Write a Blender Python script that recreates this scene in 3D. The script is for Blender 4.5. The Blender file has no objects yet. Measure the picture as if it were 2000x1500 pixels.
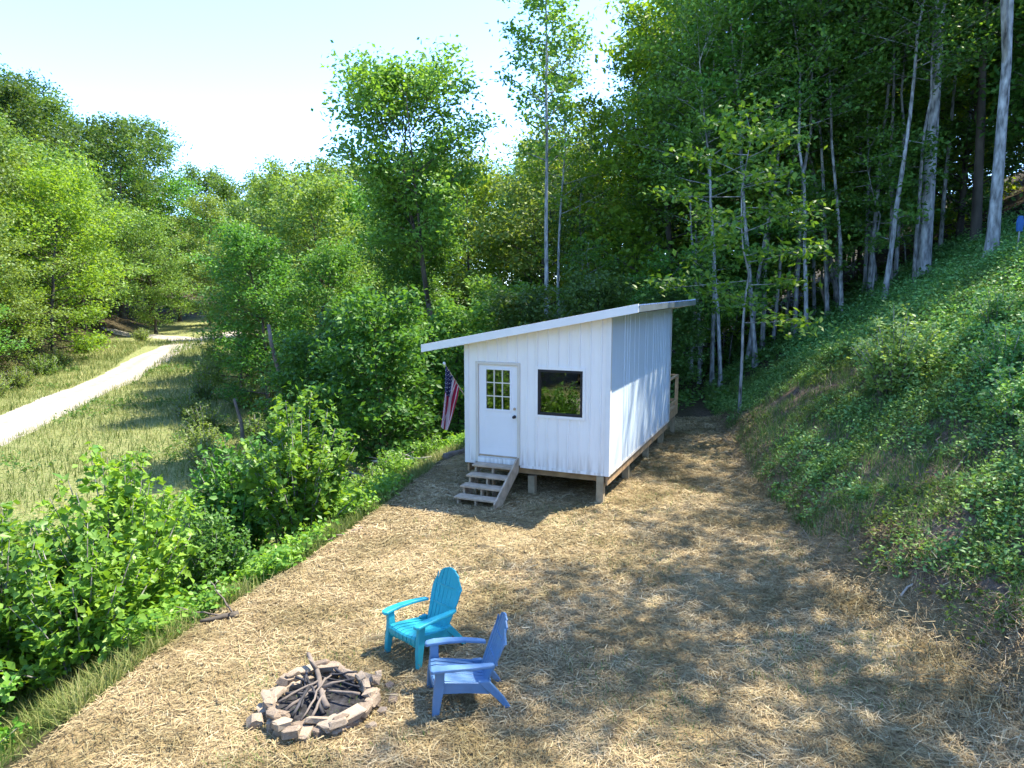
import bpy, bmesh, math, random
import numpy as np
from mathutils import Vector, Matrix

sc = bpy.context.scene
COL = sc.collection
R = math.radians
random.seed(7)

# ------------------------------------------------------------------ camera
cam = bpy.data.cameras.new('camera')
cam.sensor_width = 36.0
cam.lens = 36.0 * 1390 / 2000
cam.clip_end = 3000
camo = bpy.data.objects.new('camera', cam)
COL.objects.link(camo)
camo.location = (0, 0, 4.38)
camo.rotation_euler = (R(90 - 7.66), 0, 0)
sc.camera = camo

# ------------------------------------------------------------------ light
SUN_AZ, SUN_EL = R(64), R(60)          # clockwise from +Y, elevation
world = bpy.data.worlds.new('World')
sc.world = world
world.use_nodes = True
wn = world.node_tree.nodes
sky = wn.new('ShaderNodeTexSky')
sky.sky_type = 'NISHITA'
sky.sun_disc = False
sky.sun_elevation = SUN_EL
sky.sun_rotation = SUN_AZ
sky.air_density = 0.6
sky.dust_density = 0.15
sky.ozone_density = 6.5
world.node_tree.links.new(sky.outputs[0], wn['Background'].inputs[0])
wn['Background'].inputs[1].default_value = 0.15
sun = bpy.data.lights.new('sun', 'SUN')
sun.energy = 2.3
sun.angle = R(0.55)
sun.color = (1.0, 0.92, 0.77)
suno = bpy.data.objects.new('sun', sun)
COL.objects.link(suno)
sdir = Vector((math.sin(SUN_AZ) * math.cos(SUN_EL), math.cos(SUN_AZ) * math.cos(SUN_EL), math.sin(SUN_EL)))
suno.rotation_euler = sdir.to_track_quat('Z', 'Y').to_euler()
suno.location = (20, 10, 40)

sc.view_settings.view_transform = 'Standard'
sc.view_settings.look = 'None'
sc.view_settings.exposure = 2.65
sc.view_settings.gamma = 1.0
sc.view_settings.use_curve_mapping = False
sc.render.engine = 'CYCLES'
sc.cycles.max_bounces = 7
sc.cycles.diffuse_bounces = 4
sc.cycles.glossy_bounces = 3
sc.cycles.transmission_bounces = 4
sc.cycles.transparent_max_bounces = 6
sc.cycles.sample_clamp_indirect = 6
sc.cycles.use_denoising = True

# ------------------------------------------------------------------ materials
def mat(name):
    m = bpy.data.materials.new(name)
    m.use_nodes = True
    nt = m.node_tree
    for n in list(nt.nodes):
        nt.nodes.remove(n)
    out = nt.nodes.new('ShaderNodeOutputMaterial')
    return m, nt, out

def N(nt, kind, **kw):
    n = nt.nodes.new('ShaderNode' + kind)
    for k, v in kw.items():
        setattr(n, k, v)
    return n

def ramp(nt, stops, interp='LINEAR'):
    n = nt.nodes.new('ShaderNodeValToRGB')
    n.color_ramp.interpolation = interp
    e = n.color_ramp.elements
    while len(e) < len(stops):
        e.new(0.5)
    for i, (p, c) in enumerate(stops):
        e[i].position = p
        e[i].color = (c[0], c[1], c[2], 1)
    return n

def simple(name, col, rough=0.6, var=0.12, scale=8.0, spec=0.4, bump=0.0, metal=0.0, stretch=(1, 1, 1), bscale=None):
    m, nt, out = mat(name)
    p = N(nt, 'BsdfPrincipled')
    tc = N(nt, 'TexCoord')
    mp = N(nt, 'Mapping')
    mp.inputs['Scale'].default_value = stretch
    nt.links.new(tc.outputs['Object'], mp.inputs[0])
    nz = N(nt, 'TexNoise')
    nz.inputs['Scale'].default_value = scale
    nz.inputs['Detail'].default_value = 6
    nt.links.new(mp.outputs[0], nz.inputs['Vector'])
    lo = [max(0, c * (1 - var)) for c in col]
    hi = [min(1, c * (1 + var)) for c in col]
    rp = ramp(nt, [(0.3, lo), (0.7, hi)])
    nt.links.new(nz.outputs[0], rp.inputs[0])
    nt.links.new(rp.outputs[0], p.inputs['Base Color'])
    p.inputs['Roughness'].default_value = rough
    p.inputs['Specular IOR Level'].default_value = spec
    p.inputs['Metallic'].default_value = metal
    if bump:
        b = N(nt, 'Bump')
        b.inputs['Strength'].default_value = bump
        b.inputs['Distance'].default_value = 0.01
        if bscale:
            nz2 = N(nt, 'TexNoise')
            nz2.inputs['Scale'].default_value = bscale
            nz2.inputs['Detail'].default_value = 8
            nt.links.new(mp.outputs[0], nz2.inputs['Vector'])
            nt.links.new(nz2.outputs[0], b.inputs['Height'])
        else:
            nt.links.new(nz.outputs[0], b.inputs['Height'])
        nt.links.new(b.outputs[0], p.inputs['Normal'])
    nt.links.new(p.outputs[0], out.inputs[0])
    return m

def leafmat(name, dark, light, trans=0.42, tint=(1.25, 1.15, 0.45), objvar=0.25, rough=0.5):
    """leaf: colours vary leaf by leaf and plant by plant; light shines through it"""
    m, nt, out = mat(name)
    g = N(nt, 'NewGeometry')
    oi = N(nt, 'ObjectInfo')
    rp = ramp(nt, [(0.0, dark), (0.55, [(a + b) / 2 for a, b in zip(dark, light)]), (1.0, light)])
    nt.links.new(g.outputs['Random Per Island'], rp.inputs[0])
    hs = N(nt, 'HueSaturation')
    mr = N(nt, 'MapRange')
    mr.inputs[3].default_value = 1 - objvar
    mr.inputs[4].default_value = 1 + objvar
    nt.links.new(oi.outputs['Random'], mr.inputs[0])
    nt.links.new(mr.outputs[0], hs.inputs['Value'])
    mr2 = N(nt, 'MapRange')
    mr2.inputs[3].default_value = 0.488
    mr2.inputs[4].default_value = 0.52
    mul = N(nt, 'Math', operation='MULTIPLY')
    mul.inputs[1].default_value = 7.31
    fr = N(nt, 'Math', operation='FRACT')
    nt.links.new(oi.outputs['Random'], mul.inputs[0])
    nt.links.new(mul.outputs[0], fr.inputs[0])
    nt.links.new(fr.outputs[0], mr2.inputs[0])
    nt.links.new(mr2.outputs[0], hs.inputs['Hue'])
    nt.links.new(rp.outputs[0], hs.inputs['Color'])
    p = N(nt, 'BsdfPrincipled')
    p.inputs['Roughness'].default_value = rough
    p.inputs['Specular IOR Level'].default_value = 0.35
    nt.links.new(hs.outputs[0], p.inputs['Base Color'])
    t = N(nt, 'BsdfTranslucent')
    mx = N(nt, 'MixRGB', blend_type='MULTIPLY')
    mx.inputs[0].default_value = 1
    mx.inputs[2].default_value = (tint[0], tint[1], tint[2], 1)
    nt.links.new(hs.outputs[0], mx.inputs[1])
    nt.links.new(mx.outputs[0], t.inputs[0])
    ms = N(nt, 'MixShader')
    ms.inputs[0].default_value = trans
    nt.links.new(p.outputs[0], ms.inputs[1])
    nt.links.new(t.outputs[0], ms.inputs[2])
    nt.links.new(ms.outputs[0], out.inputs[0])
    return m

def strandmat(name, stops, trans=0.25, rough=0.6, patch=(0.72, 0.72, 0.66), pscale=0.9):
    m, nt, out = mat(name)
    g = N(nt, 'NewGeometry')
    rp = ramp(nt, stops)
    nt.links.new(g.outputs['Random Per Island'], rp.inputs[0])
    p = N(nt, 'BsdfPrincipled')
    p.inputs['Roughness'].default_value = rough
    p.inputs['Specular IOR Level'].default_value = 0.25
    # patches of older, greyer or greener growth
    nz = N(nt, 'TexNoise'); nz.inputs['Scale'].default_value = pscale; nz.inputs['Detail'].default_value = 5
    nt.links.new(g.outputs['Position'], nz.inputs['Vector'])
    pr = ramp(nt, [(0.38, patch), (0.60, (1, 1, 1))]); nt.links.new(nz.outputs[0], pr.inputs[0])
    mx = N(nt, 'MixRGB', blend_type='MULTIPLY'); mx.inputs[0].default_value = 1
    nt.links.new(rp.outputs[0], mx.inputs[1]); nt.links.new(pr.outputs[0], mx.inputs[2])
    nt.links.new(mx.outputs[0], p.inputs['Base Color'])
    t = N(nt, 'BsdfTranslucent')
    nt.links.new(mx.outputs[0], t.inputs[0])
    ms = N(nt, 'MixShader')
    ms.inputs[0].default_value = trans
    nt.links.new(p.outputs[0], ms.inputs[1])
    nt.links.new(t.outputs[0], ms.inputs[2])
    nt.links.new(ms.outputs[0], out.inputs[0])
    return m

M = {}
def sheet(name, col):
    m = simple(name, col, 0.38, 0.03, 1.2, 0.5)
    nt = m.node_tree; p = [n for n in nt.nodes if n.type == 'BSDF_PRINCIPLED'][0]
    src = p.inputs['Base Color'].links[0].from_socket
    tc = N(nt, 'TexCoord'); sp = N(nt, 'SeparateXYZ'); nt.links.new(tc.outputs['Object'], sp.inputs[0])
    mp = N(nt, 'Mapping'); mp.inputs['Scale'].default_value = (14, 14, 1.1); nt.links.new(tc.outputs['Object'], mp.inputs[0])
    nz = N(nt, 'TexNoise'); nz.inputs['Scale'].default_value = 1.0; nz.inputs['Detail'].default_value = 7; nt.links.new(mp.outputs[0], nz.inputs['Vector'])
    mr = N(nt, 'MapRange'); mr.inputs[1].default_value = 0.58; mr.inputs[2].default_value = 1.05; mr.inputs[3].default_value = 0.75; mr.inputs[4].default_value = 0.0
    nt.links.new(sp.outputs[2], mr.inputs[0])                      # mud splashed up from the ground
    sr = ramp(nt, [(0.42, (0, 0, 0)), (0.72, (1, 1, 1))]); nt.links.new(nz.outputs[0], sr.inputs[0])
    mu = N(nt, 'Math', operation='MULTIPLY'); nt.links.new(mr.outputs[0], mu.inputs[0]); nt.links.new(sr.outputs[0], mu.inputs[1])
    st2 = ramp(nt, [(0.55, (0, 0, 0)), (0.85, (0.16, 0.16, 0.16))]); nt.links.new(nz.outputs[0], st2.inputs[0])
    ad = N(nt, 'Math', operation='ADD'); nt.links.new(mu.outputs[0], ad.inputs[0]); nt.links.new(st2.outputs[0], ad.inputs[1])
    mx = N(nt, 'MixRGB'); nt.links.new(ad.outputs[0], mx.inputs[0]); nt.links.new(src, mx.inputs[1]); mx.inputs[2].default_value = (0.33, 0.25, 0.17, 1)
    nt.links.new(mx.outputs[0], p.inputs['Base Color'])
    return m
M['siding'] = sheet('white_painted_steel', (0.87, 0.845, 0.79))
M['siding_blue'] = sheet('pale_blue_steel', (0.66, 0.78, 0.88))  # right wall sheets, bluer base colour than the other walls
M['trim'] = simple('cream_trim_steel', (0.74, 0.71, 0.65), 0.4, 0.03, 2.0, 0.5)
M['fascia'] = simple('white_fascia_steel', (0.80, 0.79, 0.75), 0.35, 0.03, 2.0, 0.5)
M['roof'] = simple('galvanised_roof_steel', (0.36, 0.43, 0.50), 0.3, 0.1, 3.0, 0.5, metal=0.6)
M['door'] = simple('white_door_paint', (0.80, 0.80, 0.79), 0.4, 0.02, 3.0, 0.4)
M['jamb'] = simple('cream_door_jamb', (0.66, 0.61, 0.52), 0.5, 0.05, 3.0, 0.3)
M['lumber'] = simple('treated_lumber', (0.42, 0.28, 0.155), 0.75, 0.3, 5.0, 0.2, bump=0.4, stretch=(1, 1, 1), bscale=40)
M['lumber_grey'] = simple('weathered_lumber', (0.44, 0.34, 0.235), 0.8, 0.25, 6.0, 0.2, bump=0.4, bscale=40)
M['post'] = simple('green_treated_post', (0.33, 0.265, 0.165), 0.8, 0.25, 6.0, 0.2, bump=0.4, bscale=30)
M['black'] = simple('black_metal', (0.010, 0.010, 0.012), 0.6, 0.1, 5.0, 0.5)
M['interior'] = simple('dim_interior_board', (0.10, 0.085, 0.07), 0.8, 0.15, 3.0, 0.2)
M['sheathing'] = simple('wall_sheathing', (0.20, 0.15, 0.10), 0.8, 0.15, 3.0, 0.2)
M['blue_cloth'] = simple('blue_grey_blanket', (0.10, 0.20, 0.30), 0.8, 0.2, 4.0, 0.2)
M['teal'] = simple('teal_resin', (0.03, 0.37, 0.43), 0.38, 0.05, 6.0, 0.4)
M['blue'] = simple('periwinkle_resin', (0.105, 0.21, 0.36), 0.40, 0.08, 6.0, 0.4)
M['bark_grey'] = simple('pale_grey_bark', (0.20, 0.195, 0.18), 0.9, 0.75, 10.0, 0.15, bump=0.8, stretch=(1, 1, 0.35), bscale=14)
M['bark_pale'] = simple('smooth_pale_bark', (0.30, 0.30, 0.285), 0.85, 0.75, 9.0, 0.15, bump=0.8, stretch=(1, 1, 0.3), bscale=18)
M['bark_dark'] = simple('dark_brown_bark', (0.10, 0.085, 0.068), 0.95, 0.4, 3.0, 0.1, bump=0.9, stretch=(1, 1, 0.3), bscale=14)
M['deadwood'] = simple('grey_dead_wood', (0.17, 0.14, 0.115), 0.9, 0.35, 4.0, 0.15, bump=0.7, bscale=20)
M['deadpale'] = simple('pale_bleached_wood', (0.46, 0.41, 0.35), 0.9, 0.2, 5.0, 0.15, bump=0.6, bscale=25)
M['char'] = simple('charred_wood', (0.05, 0.048, 0.05), 0.9, 0.5, 9.0, 0.2, bump=0.6, bscale=25)
M['ash'] = simple('ash_and_charcoal', (0.035, 0.034, 0.036), 0.95, 0.7, 14.0, 0.1, bump=1.0, bscale=40)
M['leaf_mid'] = leafmat('leaf_mid_green', (0.07, 0.165, 0.032), (0.18, 0.34, 0.06), trans=0.46)
M['leaf_dark'] = leafmat('leaf_dark_green', (0.055, 0.12, 0.026), (0.13, 0.235, 0.05), trans=0.42)
M['leaf_olive'] = leafmat('leaf_olive_green', (0.111, 0.187, 0.037), (0.238, 0.340, 0.076))
M['leaf_yellow'] = leafmat('leaf_yellow_green', (0.12, 0.20, 0.02), (0.27, 0.36, 0.04), trans=0.5)
M['leaf_bright'] = leafmat('leaf_bright_shrub', (0.085, 0.22, 0.03), (0.27, 0.45, 0.06), trans=0.46, objvar=0.12, rough=0.42)
M['leaf_cover'] = leafmat('leaf_ground_cover', (0.09, 0.22, 0.06), (0.28, 0.50, 0.15), trans=0.35, objvar=0.1)
M['leaf_pale'] = leafmat('leaf_pale_weed', (0.170, 0.289, 0.085), (0.408, 0.544, 0.170), trans=0.4, objvar=0.1)
M['straw'] = strandmat('straw', [(0.0, (0.20, 0.14, 0.075)), (0.35, (0.38, 0.275, 0.14)), (0.8, (0.53, 0.41, 0.22)), (1.0, (0.64, 0.53, 0.33))], 0.15, patch=(0.52, 0.54, 0.46))
M['grass'] = strandmat('meadow_grass', [(0.0, (0.10, 0.16, 0.035)), (0.45, (0.22, 0.26, 0.07)), (0.8, (0.36, 0.35, 0.12)), (1.0, (0.46, 0.41, 0.19))], 0.35, patch=(0.55, 0.66, 0.48), pscale=0.35)
M['grass_green'] = strandmat('green_grass', [(0.0, (0.06, 0.15, 0.03)), (0.6, (0.15, 0.28, 0.06)), (1.0, (0.27, 0.36, 0.10))], 0.35)
M['brush'] = strandmat('dead_brush', [(0.0, (0.13, 0.10, 0.08)), (0.6, (0.28, 0.23, 0.18)), (1.0, (0.45, 0.38, 0.30))], 0.05)

def stonemat(name, a, b):
    m, nt, out = mat(name)
    p = N(nt, 'BsdfPrincipled')
    tc = N(nt, 'TexCoord')
    oi = N(nt, 'ObjectInfo')
    nz = N(nt, 'TexNoise'); nz.inputs['Scale'].default_value = 9; nz.inputs['Detail'].default_value = 8
    nt.links.new(tc.outputs['Object'], nz.inputs['Vector'])
    ad = N(nt, 'Math', operation='ADD')
    sb = N(nt, 'Math', operation='MULTIPLY'); sb.inputs[1].default_value = 0.6
    nt.links.new(oi.outputs['Random'], sb.inputs[0])
    nt.links.new(nz.outputs[0], ad.inputs[0]); nt.links.new(sb.outputs[0], ad.inputs[1])
    rp = ramp(nt, [(0.35, a), (1.05, b)])
    nt.links.new(ad.outputs[0], rp.inputs[0])
    nt.links.new(rp.outputs[0], p.inputs['Base Color'])
    p.inputs['Roughness'].default_value = 0.9
    bp = N(nt, 'Bump'); bp.inputs['Strength'].default_value = 0.7; bp.inputs['Distance'].default_value = 0.012
    nz2 = N(nt, 'TexNoise'); nz2.inputs['Scale'].default_value = 35; nz2.inputs['Detail'].default_value = 8
    nt.links.new(tc.outputs['Object'], nz2.inputs['Vector'])
    nt.links.new(nz2.outputs[0], bp.inputs['Height'])
    nt.links.new(bp.outputs[0], p.inputs['Normal'])
    nt.links.new(p.outputs[0], out.inputs[0])
    return m
M['stone'] = stonemat('sandstone', (0.135, 0.095, 0.065), (0.37, 0.29, 0.205))

def glassmat():
    m, nt, out = mat('window_glass')
    tr = N(nt, 'BsdfTransparent'); tr.inputs[0].default_value = (0.75, 0.8, 0.8, 1)
    gl = N(nt, 'BsdfGlossy'); gl.inputs['Roughness'].default_value = 0.015
    gl.inputs[0].default_value = (1, 1, 1, 1)
    fr = N(nt, 'Fresnel'); fr.inputs[0].default_value = 2.0
    ms = N(nt, 'MixShader')
    nt.links.new(fr.outputs[0], ms.inputs[0])
    nt.links.new(tr.outputs[0], ms.inputs[1]); nt.links.new(gl.outputs[0], ms.inputs[2])
    nt.links.new(ms.outputs[0], out.inputs[0])
    return m
M['glass'] = glassmat()

def flagmat():
    m, nt, out = mat('flag_cloth')
    L = nt.links
    uv = N(nt, 'UVMap'); uv.uv_map = 'UVMap'
    sp = N(nt, 'SeparateXYZ'); L.new(uv.outputs[0], sp.inputs[0])   # x: hoist to fly, y: bottom to top
    def mth(op, a, b=None):
        n = N(nt, 'Math', operation=op)
        for i, q in enumerate((a, b)):
            if q is None: continue
            if isinstance(q, (int, float)): n.inputs[i].default_value = q
            else: L.new(q, n.inputs[i])
        return n.outputs[0]
    u, v = sp.outputs[0], sp.outputs[1]
    stripe = mth('MODULO', mth('FLOOR', mth('MULTIPLY', v, 13.0)), 2.0)   # 0 red, 1 white; top and bottom stripes red
    red = N(nt, 'MixRGB'); L.new(stripe, red.inputs[0])
    red.inputs[1].default_value = (0.36, 0.012, 0.05, 1); red.inputs[2].default_value = (0.72, 0.66, 0.70, 1)
    canton = mth('MULTIPLY', mth('LESS_THAN', u, 0.40), mth('GREATER_THAN', v, 6 / 13))
    # stars: staggered rows, 9 rows of 6 / 5
    cu = mth('MULTIPLY', mth('DIVIDE', u, 0.40), 6.0)
    cv = mth('MULTIPLY', mth('DIVIDE', mth('SUBTRACT', v, 6 / 13), 7 / 13), 5.0)
    def dots(off):
        a = mth('SUBTRACT', mth('FRACT', mth('ADD', cu, off)), 0.5)
        b = mth('SUBTRACT', mth('FRACT', mth('ADD', cv, off)), 0.5)
        r = mth('SQRT', mth('ADD', mth('MULTIPLY', a, a), mth('MULTIPLY', b, b)))
        return mth('LESS_THAN', r, 0.12)
    st = mth('MAXIMUM', dots(0.0), dots(0.5))
    blue = N(nt, 'MixRGB'); L.new(st, blue.inputs[0])
    blue.inputs[1].default_value = (0.025, 0.03, 0.10, 1); blue.inputs[2].default_value = (0.7, 0.7, 0.75, 1)
    c = N(nt, 'MixRGB'); L.new(canton, c.inputs[0]); L.new(red.outputs[0], c.inputs[1]); L.new(blue.outputs[0], c.inputs[2])
    p = N(nt, 'BsdfPrincipled'); p.inputs['Roughness'].default_value = 0.8
    L.new(c.outputs[0], p.inputs['Base Color'])
    t = N(nt, 'BsdfTranslucent'); L.new(c.outputs[0], t.inputs[0])
    ms = N(nt, 'MixShader'); ms.inputs[0].default_value = 0.3
    L.new(p.outputs[0], ms.inputs[1]); L.new(t.outputs[0], ms.inputs[2])
    L.new(ms.outputs[0], out.inputs[0])
    return m
M['flag'] = flagmat()

# ------------------------------------------------------------------ object helpers
def link(o, parent=None):
    COL.objects.link(o)
    if parent is not None:
        o.parent = parent
    return o

def tag(o, label=None, cat=None, group=None, kind=None):
    if label: o['label'] = label
    if cat: o['category'] = cat
    if group: o['group'] = group
    if kind: o['kind'] = kind
    return o

def empty(name, loc=(0, 0, 0), rz=0.0, rx=0.0, ry=0.0):
    o = bpy.data.objects.new(name, None)
    o.empty_display_size = 0.2
    COL.objects.link(o)
    o.location = loc
    o.rotation_euler = (rx, ry, rz)
    return o

def np_mesh(name, V, F, m=None, smooth=False):
    V = np.asarray(V, dtype=np.float32); F = np.asarray(F, dtype=np.int32)
    me = bpy.data.meshes.new(name)
    me.vertices.add(len(V)); me.vertices.foreach_set('co', V.ravel())
    k = F.shape[1]
    me.loops.add(F.size); me.loops.foreach_set('vertex_index', F.ravel())
    me.polygons.add(len(F))
    me.polygons.foreach_set('loop_start', np.arange(0, F.size, k, dtype=np.int32))
    if smooth:
        me.polygons.foreach_set('use_smooth', np.ones(len(F), dtype=bool))
    me.update(calc_edges=True)
    if m is not None: me.materials.append(m)
    return me

class MB:
    """collects boxes, lofts and tubes, builds ONE mesh object"""
    def __init__(s): s.v = []; s.f = []
    def add(s, vs, fs):
        b = len(s.v); s.v += [tuple(q) for q in vs]; s.f += [tuple(i + b for i in f) for f in fs]; return s
    def box(s, x0, x1, y0, y1, z0, z1):
        return s.add([(x0, y0, z0), (x1, y0, z0), (x1, y1, z0), (x0, y1, z0), (x0, y0, z1), (x1, y0, z1), (x1, y1, z1), (x0, y1, z1)],
                     [(0, 3, 2, 1), (4, 5, 6, 7), (0, 1, 5, 4), (1, 2, 6, 5), (2, 3, 7, 6), (3, 0, 4, 7)])
    def loft(s, secs, closed_ends=True):
        n = len(secs[0]); b = len(s.v)
        for q in secs: s.v += [tuple(p) for p in q]
        for i in range(len(secs) - 1):
            for j in range(n):
                a, c = b + i * n + j, b + i * n + (j + 1) % n
                s.f.append((a, c, c + n, a + n))
        if closed_ends:
            s.f.append(tuple(b + j for j in reversed(range(n))))
            s.f.append(tuple(b + (len(secs) - 1) * n + j for j in range(n)))
        return s
    def tube(s, pts, rads, n=8):
        secs = []
        pts = [Vector(p) for p in pts]
        ref = None
        for i, p in enumerate(pts):
            d = (pts[min(i + 1, len(pts) - 1)] - pts[max(i - 1, 0)]).normalized()
            if ref is None:
                ref = Vector((1, 0, 0)) if abs(d.x) < 0.8 else Vector((0, 1, 0))
            a = (ref - d * ref.dot(d)).normalized(); ref = a
            b = d.cross(a)
            secs.append([p + (a * math.cos(t) + b * math.sin(t)) * rads[i] for t in [2 * math.pi * k / n for k in range(n)]])
        return s.loft(secs)
    def mesh(s, name, m=None, smooth=False):
        me = bpy.data.meshes.new(name)
        me.from_pydata(s.v, [], s.f)
        bm = bmesh.new(); bm.from_mesh(me)
        bmesh.ops.recalc_face_normals(bm, faces=bm.faces)
        bm.to_mesh(me); bm.free()
        if smooth:
            for p in me.polygons: p.use_smooth = True
        if m: me.materials.append(m)
        return me
    def build(s, name, m, parent=None, smooth=False, bevel=0, seg=2):
        o = bpy.data.objects.new(name, s.mesh(name, m, smooth))
        link(o, parent)
        if bevel:
            b = o.modifiers.new('edge', 'BEVEL'); b.width = bevel; b.segments = seg; b.limit_method = 'ANGLE'; b.angle_limit = R(35)
        return o

# ------------------------------------------------------------------ terrain
XL = np.array([(-80, -8), (-20, -5.4), (0, -4.8), (4, -4.6), (6, -4.48), (7.1, -4.38), (9.07, -3.99), (10.95, -3.29), (12.7, -2.84), (15.6, -2.2), (18.4, -1.5), (22, -0.4), (26, 1.5), (32, 4), (45, 9), (70, 16), (400, 60)])
XR = np.array([(-80, 6), (-10, 5.6), (0, 5.4), (6.8, 5.28), (8.7, 5.2), (10, 4.95), (11.9, 4.98), (15.4, 5.25), (18, 5.8), (21, 6.4), (25.6, 6.9), (32, 8.5), (45, 12), (70, 19), (400, 70)])
RD = np.array([(-60, -3.0), (20, -20.3), (28, -22.4), (44, -26.6), (56, -29.9), (64, -32.0), (100, -41)])  # road centre y -> x

def smooth(a, b, x):
    t = np.clip((x - a) / (b - a), 0, 1); return t * t * (3 - 2 * t)

def wob(x, y):
    return (np.sin(x * 1.7 + 0.6 * y) + np.sin(2.3 * y - 0.9 * x + 1.3) + np.sin(3.7 * x + 2.9 * y + 0.4) * 0.6 + np.sin(5.1 * y - 4.3 * x) * 0.4) / 3.0

def height(x, y):
    x = np.asarray(x, float); y = np.asarray(y, float)
    xl = np.interp(y, XL[:, 0], XL[:, 1]) + 0.10 * wob(x * 0.2, y * 1.1)
    xr = np.interp(y, XR[:, 0], XR[:, 1]) + 0.22 * wob(0.3 * x, 1.4 * y)
    z = 0.022 * wob(x * 1.3, y * 1.2) + 0.012 * wob(x * 4.1, y * 4.3)
    d = np.maximum(0, xl - x)
    z = z - 2.0 * (1 - np.exp(-(d / 2.9) ** 1.25)) + 0.10 * wob(x * 0.33, y * 0.3) * smooth(1, 6, d)
    # right bank and hillside
    e = x - xr
    fade = 1 - smooth(20, 26, y)
    sl = 0.60 - 0.05 * smooth(20, 30, y)
    ep = np.maximum(0, e - 0.3)
    hill = sl * ep
    hill = np.where(hill > 14, 14 + (hill - 14) * 0.35, hill)
    z = z + 0.42 * smooth(0, 0.7, e) * fade + hill + 0.10 * wob(x * 0.9, y * 0.8) * smooth(0.3, 1.6, e)
    # left hillside beyond the road
    xro = np.interp(y, RD[:, 0], RD[:, 1])
    g = np.maximum(0, xro - 6.5 - x)
    lh = 0.62 * g * g / (g + 5)
    z = z + np.where(lh > 22, 22 + (lh - 22) * 0.3, lh) * smooth(-5, 30, y)
    # gentle rise of the valley floor
    z = z + 1.1 * smooth(50, 68, y) * smooth(-20, -26, x) + 0.03 * np.clip(y - 75, 0, 60)
    # small verge beside the road
    return z

def hz(x, y): return float(height(x, y))

def axis(segs):
    out = []
    for a, b, n in segs: out += list(np.linspace(a, b, n, endpoint=False))
    out.append(segs[-1][1]); return np.array(out)

def noise2(x, y, s, seed=0):
    r = np.random.default_rng(seed); v = 0
    for k in range(6):
        a, b, c = r.normal(0, s, 2).tolist() + [r.uniform(0, 6.28)]
        v = v + np.sin(a * x + b * y + c)
    return v / 6

xs = axis([(-420, -90, 14), (-90, -30, 40), (-30, -9, 70), (-9, -5.2, 34), (-5.2, 7.4, 140), (7.4, 16, 50), (16, 60, 50), (60, 420, 14)])
ys = axis([(-300, -20, 10), (-20, 3, 30), (3, 16, 140), (16, 27, 75), (27, 60, 70), (60, 110, 50), (110, 500, 18)])
GX, GY = np.meshgrid(xs, ys)
GZ = height(GX, GY)
nx, ny = len(xs), len(ys)
idx = np.arange(nx * ny).reshape(ny, nx)
F = np.stack([idx[:-1, :-1], idx[:-1, 1:], idx[1:, 1:], idx[1:, :-1]], -1).reshape(-1, 4)
gm = np_mesh('ground', np.stack([GX, GY, GZ], -1).reshape(-1, 3), F, None, True)

def zones(x, y):
    xl = np.interp(y, XL[:, 0], XL[:, 1]); xr = np.interp(y, XR[:, 0], XR[:, 1]) + 0.22 * wob(0.3 * x, 1.4 * y)
    n = noise2(x, y, 1.6, 3)
    straw = smooth(-0.25, 0.1, x - xl + 0.2 * n) * smooth(0.75, 0.2, x - xr - 0.3 * n) * (1 - smooth(21, 24.5, y))
    soil = smooth(-0.6, 0.1, x - xr) * smooth(4.6, 2.0, x - xr + 1.2 * n) * (1 - smooth(22, 27, y))
    soil = np.maximum(soil, 0.8 * np.exp(-((x - xl + 0.15) / 0.28) ** 2) * smooth(0, 0.4, noise2(x, y, 0.9, 9)))
    mead = smooth(0.2, 1.0, xl - x) * (1 - smooth(22, 34, y) * smooth(-14, -7, x))
    xro = np.interp(y, RD[:, 0], RD[:, 1])
    mead = mead * smooth(-8.5, -5, x - xro)
    return straw, mead, soil
st, me_, so = zones(GX, GY)
ca = gm.color_attributes.new('zone', 'FLOAT_COLOR', 'POINT')
ca.data.foreach_set('color', np.stack([st, me_, so, np.ones_like(st)], -1).astype(np.float32).ravel())

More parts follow.
